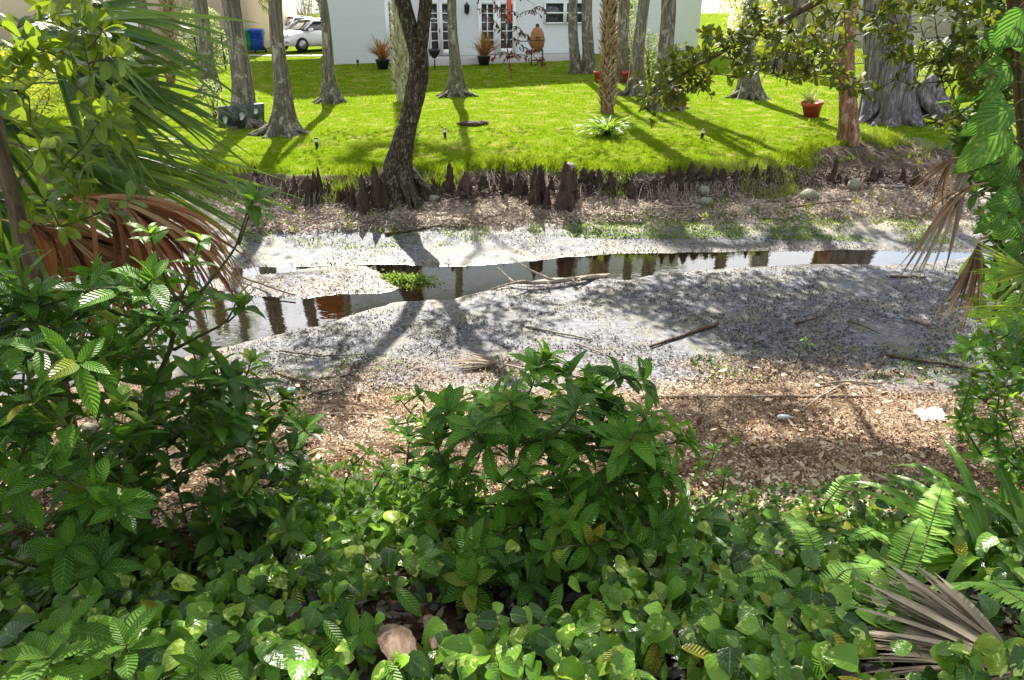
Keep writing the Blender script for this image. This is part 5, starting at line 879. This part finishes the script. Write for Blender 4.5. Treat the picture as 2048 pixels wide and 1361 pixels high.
palmfrond(-80, 150, 3.9, 60, 400, 3.9, 30, 1.3, .035, .8, 'palm', .8, (.5, -.8, .6))
palmfrond(140, 392, 3.75, 380, 425, 3.7, 70, 1.0, .030, .8, 'palm_dead', 1.7, (0, -.2, 1), 'rust-brown dead frond', 'dead_frond')
palmfrond(50, 440, 3.85, 250, 520, 3.8, 66, 1.0, .034, .85, 'palm_dead', 1.6, (0, -.2, 1), 'rust-brown dead frond', 'dead_frond')
# top right tree with hanging leafy branches
tg = ptips(205, [(1480, -60), (2060, -60), (2060, 120), (1960, 200), (1840, 130), (1700, 110), (1560, 110), (1480, 60)], 4.2, 5.2)
tg += ptips(60, [(1400, 60), (1500, 40), (1640, 120), (1720, 150), (1600, 165), (1500, 160), (1420, 150), (1370, 100)], 4.5, 5.1)+ptips(34, [(1270, 150), (1400, 90), (1420, 160), (1330, 230), (1290, 200)], 4.6, 5.0)
tg += [atY(x, y, 4.7) for x, y in ((1300, 225), (1312, 245), (1285, 205), (1345, 205), (1400, 175), (1420, 190), (1385, 150), (1480, 130), (1620, 150), (1700, 175), (1720, 160), (1730, 190), (1820, 170), (1880, 150), (1885, 165), (1860, 230), (1900, 240), (1880, 250), (1690, 180), (1790, 160), (1345, 105), (1360, 95), (1320, 130))]
pixtree('oak_like_tree', 'tree with drooping dark leafy branches across the top right', [(2350, 900, 4.9), (2340, 400, 4.9), (2250, 60, 4.9), (2120, -60, 4.8), (1950, -100, 4.8), (1750, -60, 4.8), (1600, 20, 4.8), (1480, 90, 4.8), (1380, 130, 4.8), (1300, 190, 4.75)], 4.9, .09, .006, tg, 'oak', .074, .46, k=(3, 6), along=5, kw=dict(tilt=(.4, 1.9), droop=(.1, .9), wav=.01, nt=5, ns=1, fold=(.05, .5)), r0=.012)
# climbing vine with big leaves on the right edge, on a palm trunk
vb = G(2120, 900); t = thing('palm_tree', 'thin brown palm trunk standing at the right picture edge', 'palm tree', vb); s = MB(); s.tube(spline([vb-UP*.1, atY(2085, 500, vb[1]), atY(2050, 200, vb[1]), atY(2036, 0, vb[1]), atY(2030, -500, vb[1])], 20), .06, 18, flute=lambda i, th: 1+.06*np.cos(9*th+i)); s.build('trunk', M['palmbark'], t); YV = vb[1]-.12
t = thing('climbing_vine', 'big-leaved climbing vine covering the right edge, lower leaves yellow-splashed', 'vine', vb); st = MB(); lf = MB(); st.tube(spline([vb, atY(2080, 600, YV), atY(2050, 350, YV), atY(2035, 100, YV), atY(2040, -100, YV)], 20), .012, 8)
BL = [(2020, 130, -2.6, .34), (2025, 215, -2.75, .30), (2010, 255, -2.45, .36), (2045, 60, -2.9, .26), (2035, 330, -2.7, .24), (2040, 395, -3.0, .22), (2010, 420, -2.5, .2), (2045, 450, -2.9, .22), (2030, 520, -2.6, .22), (2045, 590, -2.4, .2), (2050, 640, -2.0, .18), (2030, 700, -2.2, .16), (2040, 480, -2.2, .18), (2000, 180, -2.2, .2), (2035, 290, -2.0, .2), (2048, 20, -2.2, .25), (2010, 560, -2.8, .17), (2025, 365, -2.2, .18), (1990, 330, -2.6, .16), (2050, 760, -2.4, .17)]
for x, y, a, L in BL:
    p = atY(x, y, YV-random.uniform(.0, .35)); D = nrm([math.cos(a), -.35, math.sin(a)]); n_ = np.array([.15, -1, .55]); st.tube(bez(atY(2055, y-10, YV), (p+atY(2055, y-10, YV))/2+UP*.05, p, 6), .005, 5); leafs(lf, [p], D, n_, L*1.05, L*.56, P_heart, random.uniform(.3, .8), .15, 12, 3, wav=.015, r=random.random())
q = ptips(50, [(1985, -40), (2080, -40), (2080, 760), (1990, 760), (1970, 600), (1960, 480), (2000, 300), (1990, 120)], vb[1]-.3, vb[1]+.5); n = len(q); a = rng.uniform(2.6, 5.2, n); leafs(lf, q, np.stack([np.cos(a), rng.uniform(-.6, 0, n), np.sin(a)], -1), rng.normal(0, .3, (n, 3))+[.1, -1, .6], rng.uniform(.10, .2, n), .10, P_heart, rng.uniform(.3, .9, n), .15, 9, 2, wav=.012)
st.build('stem', M['stem'], t); lf.build('leaves', M['vine'], t)
# right: dead hanging fronds and a small bright fan
pr = G(2230, 560); cr_ = pr+[0, 0, 1.6]; t = thing('fan_palm', 'fan palm with brown dead fronds hanging in from the right edge', 'palm tree', pr); s = MB(); s.tube([pr-UP*.1, cr_], .16, 16); s.build('trunk', M['palmbark'], t)
def rfrond(hx, hy, Y, D, n, L, W, spread, mat, droop, Nn, nm, lbl=None, jit_=.05):
    h = atY(hx, hy, Y); D = nrm(D); Nn = np.array(Nn, float); Nn = nrm(Nn-D*np.dot(D, Nn)); Sd = np.cross(D, Nn); a = np.linspace(-spread, spread, n)+rng.normal(0, jit_, n); mb = MB(); dr = np.cos(a)[:, None]*D+np.sin(a)[:, None]*Sd; leafs(mb, h+dr*.02, dr, Nn+rng.normal(0, .3, (n, 3)), L*rng.uniform(.7, 1.1, n), W, P_seg, droop+rng.normal(0, .2, n), .5, 8, 1)
    mb.tube(spline([cr_, (cr_+h)/2+UP*.15, h], 14), np.linspace(.02, .009, 14), 7, sq=.6); o = mb.build(nm, M[mat], t); o['label'] = lbl or nm
rfrond(1905, 318, 4.3, [-.6, -.2, -.8], 12, .36, .013, .55, 'palm_brown', .7, (-.3, -.6, .8), 'dead_frond', 'dark brown dead frond with a fan of short tips')
rfrond(1950, 372, 4.2, [-.75, -.2, -.2], 10, .46, .013, .3, 'palm_brown', 1.5, (-.2, -.2, 1), 'dead_frond', 'orange-brown dead frond arching left and down')
rfrond(1960, 480, 4.2, [-.1, -.2, -1], 20, .55, .015, .22, 'palm_brown', .3, (-.2, -1, .2), 'dead_frond', 'pale brown dead frond hanging straight down')
rfrond(1935, 330, 4.25, [-.25, -.2, -.9], 8, .7, .03, .2, 'palm_grey', .4, (-.2, -1, .2), 'dead_frond', 'grey twisted frond strip')
rfrond(2060, 545, 3.9, [-1, -.15, .0], 26, .34, .016, .9, 'palm_bright', .15, (-.1, -.7, .8), 'frond', 'small bright yellow-green fan')
rfrond(2080, 620, 3.8, [-.9, -.15, -.2], 20, .40, .016, .6, 'palm_bright', .3, (-.1, -.7, .8), 'frond', 'small bright yellow-green fan, lower')
# right-hand shrub of thin toothed leaves
shrub('nettle_like_shrub', 'light green leafy shrub along the right edge above the strap plant', G(2080, 1060), ptips(95, [(1960, 640), (2090, 600), (2090, 1000), (1990, 960), (1930, 900), (1900, 830), (1930, 720)], 2.7, 3.7), 'broad', .085, .42, kw=dict(tilt=(.8, 1.5), droop=(.2, .9), nt=5, ns=1), k=(4, 7), along=3)
shrub('tall_shrub', 'dark mass of small leaves behind the climbing vine at the right edge', G(2240, 720), ptips(190, [(1900, -60), (2110, -60), (2120, 720), (1990, 700), (1960, 450), (1900, 250)], 4.9, 5.7), 'dark_oval', .13, .42, kw=dict(tilt=(.6, 1.6), droop=(.2, .9), nt=5, ns=1), k=(5, 8), along=4)
tt = thing('thin_vine', 'thin bare vine stem hanging before the bright mud on the right', 'vine', G(1975, 690)); s = MB(); s.tube(spline([atY(2000, 560, 4), atY(1975, 600, 4), atY(1982, 650, 4), atY(1978, 690, 4), G(1975, 700)], 16), .006, 6); s.build('stem', M['twig'], tt)
# strap-leaved plant
def straps(x, y, n, L, W, label, mat='strap', az=(0, 6.28), name='strap_leaf_plant', dr=(1.0, 1.8)):
    b = G(x, y); t = thing(name, label, 'plant', b); a = rng.uniform(*az, n); l = rng.uniform(.35, 1.1, n); lf = MB(); leafs(lf, b+rng.normal(0, .03, (n, 3))*[1, 1, .2], np.stack([np.cos(a)*l, np.sin(a)*l, np.ones(n)*.9], -1), np.stack([-np.cos(a), -np.sin(a), np.ones(n)], -1), rng.uniform(.75, 1.15, n)*L, W, P_strap, rng.uniform(*dr, n), .35, 12, 2, wav=.004); lf.build('leaves', M[mat], t); return t
straps(1955, 1150, 26, .62, .055, 'large plant with long arching strap leaves right of the ferns', az=(1.5, 5.2)); straps(2070, 1120, 20, .6, .055, 'second arching strap-leaved plant half cut by the right edge')
straps(1360, 1100, 9, .42, .03, 'small grassy strap plant right of the centre shrub', az=(-1.2, 1.4)); straps(1990, 1060, 12, .5, .05, 'strap-leaved plant under the right-hand shrub')
straps(1212, 272, 110, .75, .05, 'rosette of arching fern-like leaves at the booted palm foot', 'broad', name='foot_fern', dr=(.8, 1.6))
straps(1040, 335, 12, .5, .02, 'small tuft of long grass at the bank edge left of the booted palm', 'grass', name='grass_tuft', dr=(.4, 1.2))
# ferns
def fern(x0, y0, x1, y1, z0, z1, label, W=.06, n=34, group='sword fern fronds', arch=.06):
    p0 = atz(x0, y0, z0); p0 = atz(x0, y0, float(hgt(p0[0], p0[1]))+.18); p1 = atz(x1, y1, z1); p1 = atz(x1, y1, float(hgt(p1[0], p1[1]))+.30); c = spline([p0, (p0+p1)/2+UP*arch, p1], n); b = np.array([p0[0], p0[1], float(hgt(p0[0], p0[1]))]); t = thing('fern_frond', label, 'fern', b, group); s = MB(); s.tube([b, p0], .003, 5); s.tube(c, np.linspace(.0035, .001, n), 5); s.build('stalk', M['stem'], t)
    T = nrm(np.gradient(c, axis=0)); sd = nrm(np.cross(T, UP)); w = W*np.sin(np.pi*np.linspace(.1, 1, n)**.8)**.6; w[-1] = .01; L = np.linalg.norm(p1-p0)/n; lf = MB()
    for sg in (1, -1): leafs(lf, c, sg*sd+T*.25+rng.normal(0, .06, (n, 3)), UP-T*.2, w, L*1.15, P_strap, .3, .15, 4, 1)
    lf.build('leaflets', M['fern'], t)
fern(1650, 1150, 1572, 1030, 1.38, 1.52, 'sword fern frond pointing up-left in the right foreground', .055); fern(1620, 1205, 1745, 1135, 1.45, 1.5, 'light green fern frond lying above the dry fan', .06); fern(1880, 1170, 2090, 1230, 1.66, 1.75, 'broad fern frond pointing right at the picture edge', .085, 36); fern(1790, 1170, 1840, 1040, 1.5, 1.7, 'fern frond standing up left of the strap plant', .06)
fern(1840, 1120, 1890, 960, 1.55, 1.85, 'grey-green fern frond rising before the strap leaves', .07); fern(1600, 1180, 1480, 1150, 1.4, 1.45, 'small fern frond pointing left beside the ribbed seedling', .04); fern(850, 995, 832, 925, .95, 1.1, 'pale fern frond on the litter beside the centre shrub', .035, 22); fern(1780, 1090, 1700, 1080, 1.35, 1.45, 'short fern frond under the strap leaves', .05, 24)
fern(1760, 1120, 1700, 1180, 1.42, 1.46, 'small fern frond drooping toward the dry fan', .05, 24); fern(1650, 1010, 1720, 950, 1.1, 1.2, 'young fern frond at the litter edge on the right', .045, 24)
# dry palm thatch bottom right
for (hx, hy, D, n, L, sp_, W, lb_) in ((2010, 1350, [-.55, .60, .12], 26, .36, .50, .028, 'grey-tan dry palm fan with long blades at bottom right'), (2030, 1400, [-.9, .15, .02], 34, .42, .5, .012, 'lower grey dry palm fan with thin blades in the corner'), (2015, 1375, [-.75, .4, .06], 18, .42, .35, .028, 'broad pale blade bundle between the two dry fans')):
    h = atz(hx, hy, 1.68); h[2] = float(hgt(h[0], h[1]))+.09; fan('palm_frond', lb_, 'palm frond', h, D, UP, n, L, W, sp_, 'palm_grey', .25, petiole=[h+np.array([.3, -.15, .0])], group='dry palm fans in the right corner', fold=.3)
# dry bracts
for (x0, y0, x1, y1, w_, lb_) in ((815, 1350, 775, 1265, .048, 'pale curled dry leaf sheath at the bottom left of centre'), (880, 1300, 856, 1225, .025, 'smaller brown dry leaf sheath right of the pale one')):
    a_ = atz(x0, y0+30, 1.72); b_ = atz(x1, y1, 1.72); a_[2] = float(hgt(a_[0], a_[1]))+.13; b_[2] = float(hgt(b_[0], b_[1]))+.12; q = MB(); n_, k_ = 16, 15; ax_ = b_-a_; sd_ = nrm(np.cross(ax_, UP)); V = []
    for i_ in range(n_):
        t_ = i_/(n_-1); ww = w_*(.75+.35*math.sin(3.1*t_)-.35*t_*t_)*(1+.05*math.sin(i_*1.9)); cc = a_+ax_*1.15*t_+UP*.02*math.sin(4*t_)
        for j_ in range(k_): th_ = (j_/(k_-1)-.5)*3.6+.15*math.sin(5*t_); V.append(cc+sd_*math.sin(th_)*ww+UP*(math.cos(th_)*ww*.38+.004*math.sin(j_*2.3+i_*.4)))
    ii = (np.arange(n_-1)[:, None]*k_+np.arange(k_-1)[None]).ravel(); q.add(V, np.stack([ii, ii+1, ii+k_+1, ii+k_], -1)); tag(q.build('dry_sheath', M['sheath'], loc=a_), lb_, 'dry leaf')
# heart-leaf ground cover
def cover(name, poly, n, L, W, mat, label, h0, h1, dens=None, thr=.4, prof=P_heart, stem=True):
    q = inpoly(n, poly); P = onG(q[:, 0], q[:, 1])
    if dens: P = P[(fbm(P[:, 0]*dens, P[:, 1]*dens, 3, 19) > thr) & (vn(P[:, 0]*9, P[:, 1]*9, 71) > .22)]
    for ex in ([(1790, 1150), (1900, 1165), (2040, 1290), (2040, 1361), (1850, 1361), (1740, 1250)], [(740, 1225), (870, 1215), (900, 1330), (850, 1400), (740, 1400)]):
        e_ = onG(*np.array(ex, float).T)[:, :2]; P = P[(sdf(e_, P[:, 0], P[:, 1]) > 0) | (rng.random(len(P)) < .12)]
    n = len(P); P0 = P.copy(); P[:, 2] += rng.uniform(h0, h1, n); a = rng.normal(-1.57, 1.25, n); D = np.stack([np.cos(a), np.sin(a), rng.normal(-.3, .3, n)], -1); N = np.stack([rng.normal(0, .38, n), rng.normal(-.4, .38, n), np.ones(n)], -1); mb = MB(); l = rng.uniform(.5, 1.25, n)*L
    leafs(mb, P, D, N, l, l*W, prof, rng.uniform(.1, .9, n), rng.uniform(.05, .4, n), 8, 2, wav=.014); o = tag(mb.build(name, M[mat]), label, 'ground cover', kind='stuff')
    return o
cover('heart_leaf_ground_cover', [(-100, 1130), (350, 1120), (600, 1050), (900, 1060), (1300, 1110), (1500, 1060), (1800, 1060), (2150, 1100), (2200, 1420), (-200, 1420)], 5200, .078, .84, 'pothos', 'heart-shaped green and yellow leaves carpeting the foreground', .01, .20, dens=2.6, thr=.40)
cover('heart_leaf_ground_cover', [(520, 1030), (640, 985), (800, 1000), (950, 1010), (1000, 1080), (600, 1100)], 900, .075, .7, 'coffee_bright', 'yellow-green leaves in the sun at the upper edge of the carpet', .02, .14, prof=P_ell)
cover('heart_leaf_ground_cover', [(1350, 1010), (1500, 985), (1800, 970), (2000, 1000), (2050, 1110), (1350, 1110)], 1300, .065, .7, 'pothos', 'smaller heart leaves at the litter edge right of the centre shrub', .01, .07)
cover('heart_leaf_ground_cover', [(2150, 1020), (2500, 940), (2950, 1150), (2900, 1420), (2180, 1420)], 1700, .085, .84, 'pothos', 'heart-shaped leaves continuing past the right picture edge', .02, .18)
cover('heart_leaf_ground_cover', [(-100, 1130), (-600, 1000), (-900, 1150), (-800, 1420), (-200, 1420)], 1300, .085, .84, 'pothos', 'heart-shaped leaves continuing past the left picture edge', .02, .18)
shrub('wild_coffee_shrub', 'ribbed-leaf shrub standing just outside the right picture edge', G(2420, 1000), ptips(60, [(2200, 640), (2600, 640), (2650, 960), (2200, 980)], 2.8, 3.8), 'coffee', .13, .38, kw=kwl, k=(4, 7), along=2)
shrub('wild_coffee_shrub', 'ribbed-leaf shrub standing just outside the left picture edge', G(-450, 1050), ptips(60, [(-700, 640), (-200, 640), (-200, 980), (-750, 960)], 2.4, 3.4), 'coffee', .13, .38, kw=kwl, k=(4, 7), along=2)
cover('seedling_ground_cover', [(-100, 1130), (350, 1120), (600, 1050), (900, 1060), (1300, 1110), (1800, 1060), (2150, 1100), (2200, 1420), (-200, 1420)], 900, .11, .38, 'coffee', 'longer ribbed leaves mixed into the heart-leaf carpet', .06, .20, dens=1.7, thr=.5, prof=P_ell)
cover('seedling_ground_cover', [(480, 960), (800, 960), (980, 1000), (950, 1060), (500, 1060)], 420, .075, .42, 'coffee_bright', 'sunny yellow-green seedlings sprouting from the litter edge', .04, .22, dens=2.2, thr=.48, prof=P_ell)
# overhanging crowns (their boughs are above the picture and shade what the photo shows in shade)
SHP = [([(-300, 1040), (500, 1090), (900, 1090), (1050, 1010), (1400, 1020), (1750, 1000), (2400, 1000), (2600, 1420), (-600, 1420)], 950), ([(-300, 700), (300, 700), (480, 850), (560, 1000), (560, 1180), (-300, 1200)], 1000), ([(1330, 820), (1600, 800), (1650, 880), (1880, 890), (1900, 990), (1500, 1010), (1380, 930)], 1000), ([(560, 800), (620, 780), (640, 860), (560, 900)], 60), ([(1330, 555), (1950, 545), (1990, 700), (1700, 740), (1450, 690), (1150, 590)], 1300), ([(1650, 420), (1720, 420), (1760, 480), (1690, 480)], 40),
 ([(560, 660), (760, 650), (700, 780), (560, 800)], 60), ([(850, 560), (1100, 620), (1000, 720), (860, 690)], 110), ([(1480, 620), (1900, 640), (1900, 740), (1480, 720)], 300), ([(900, 850), (1330, 850), (1380, 1000), (900, 1000)], 120), ([(620, 262), (1000, 255), (1300, 262), (1560, 290), (1560, 345), (600, 345)], 420), ([(1580, 250), (1950, 250), (1980, 440), (1800, 440), (1640, 360)], 500), ([(1900, 740), (2300, 740), (2300, 1000), (1950, 1000)], 300), ([(380, 360), (560, 370), (560, 470), (400, 520)], 90)]
pts = []
for pol, n in SHP:
    q = inpoly(n, pol); g_ = onG(q[:, 0], q[:, 1]); g_ = g_[fbm(g_[:, 0]*2.1+3, g_[:, 1]*2.1, 2, 88) > (.43 if n > 800 and q[:, 1].mean() > 900 else .30)]; n = len(g_); h = rng.uniform(4.6, 7.2, n)[:, None]; pts.append(g_-LD*(h/ -LD[2]))
q = rng.uniform([-5, -5, 5.2], [5, 3.2, 7.5], (900, 3)); pts.append(q)  # unseen leaf clumps added over the camera to cut sky light below
pts = np.concatenate(pts); t = thing('shade_tree', 'unseen tall broad tree on the near bank, its crown shaped to shade creek and foreground', 'tree', G(-700, 700)); b = np.array(t.location)
s = MB(); top = b+[.5, 1, 5.2]; s.tube(spline([b-UP*.2, b+[.1, .2, 2.5], top], 14), np.linspace(.32, .16, 14), 20); cl_ = pts[rng.integers(0, len(pts), 46)]; sk = [top]
for e in sorted(cl_, key=lambda q: np.linalg.norm(q-top)):
    A_ = np.array(sk); p = A_[int(np.argmin(np.linalg.norm(A_-e, axis=1)+.1*np.linalg.norm(A_-top, axis=1)))]; c = bez(p, (p+e)/2+rng.normal(0, .15, 3), e, 8); s.tube(c, np.linspace(.05, .015, 8), 6); sk += [c[4], c[7]]
s.build('trunk', M['darkbark'], t); lf = MB(); k = 5; P = np.repeat(pts, k, 0)+rng.normal(0, .16, (len(pts)*k, 3)); n = len(P); leafs(lf, P, rng.normal(0, 1, (n, 3))+[0, 0, -.3], rng.normal(0, .6, (n, 3))+UP, rng.uniform(.10, .2, n), .09, P_ell, .4, .2, 2, 1); lf.build('crown', M['crown'], t)
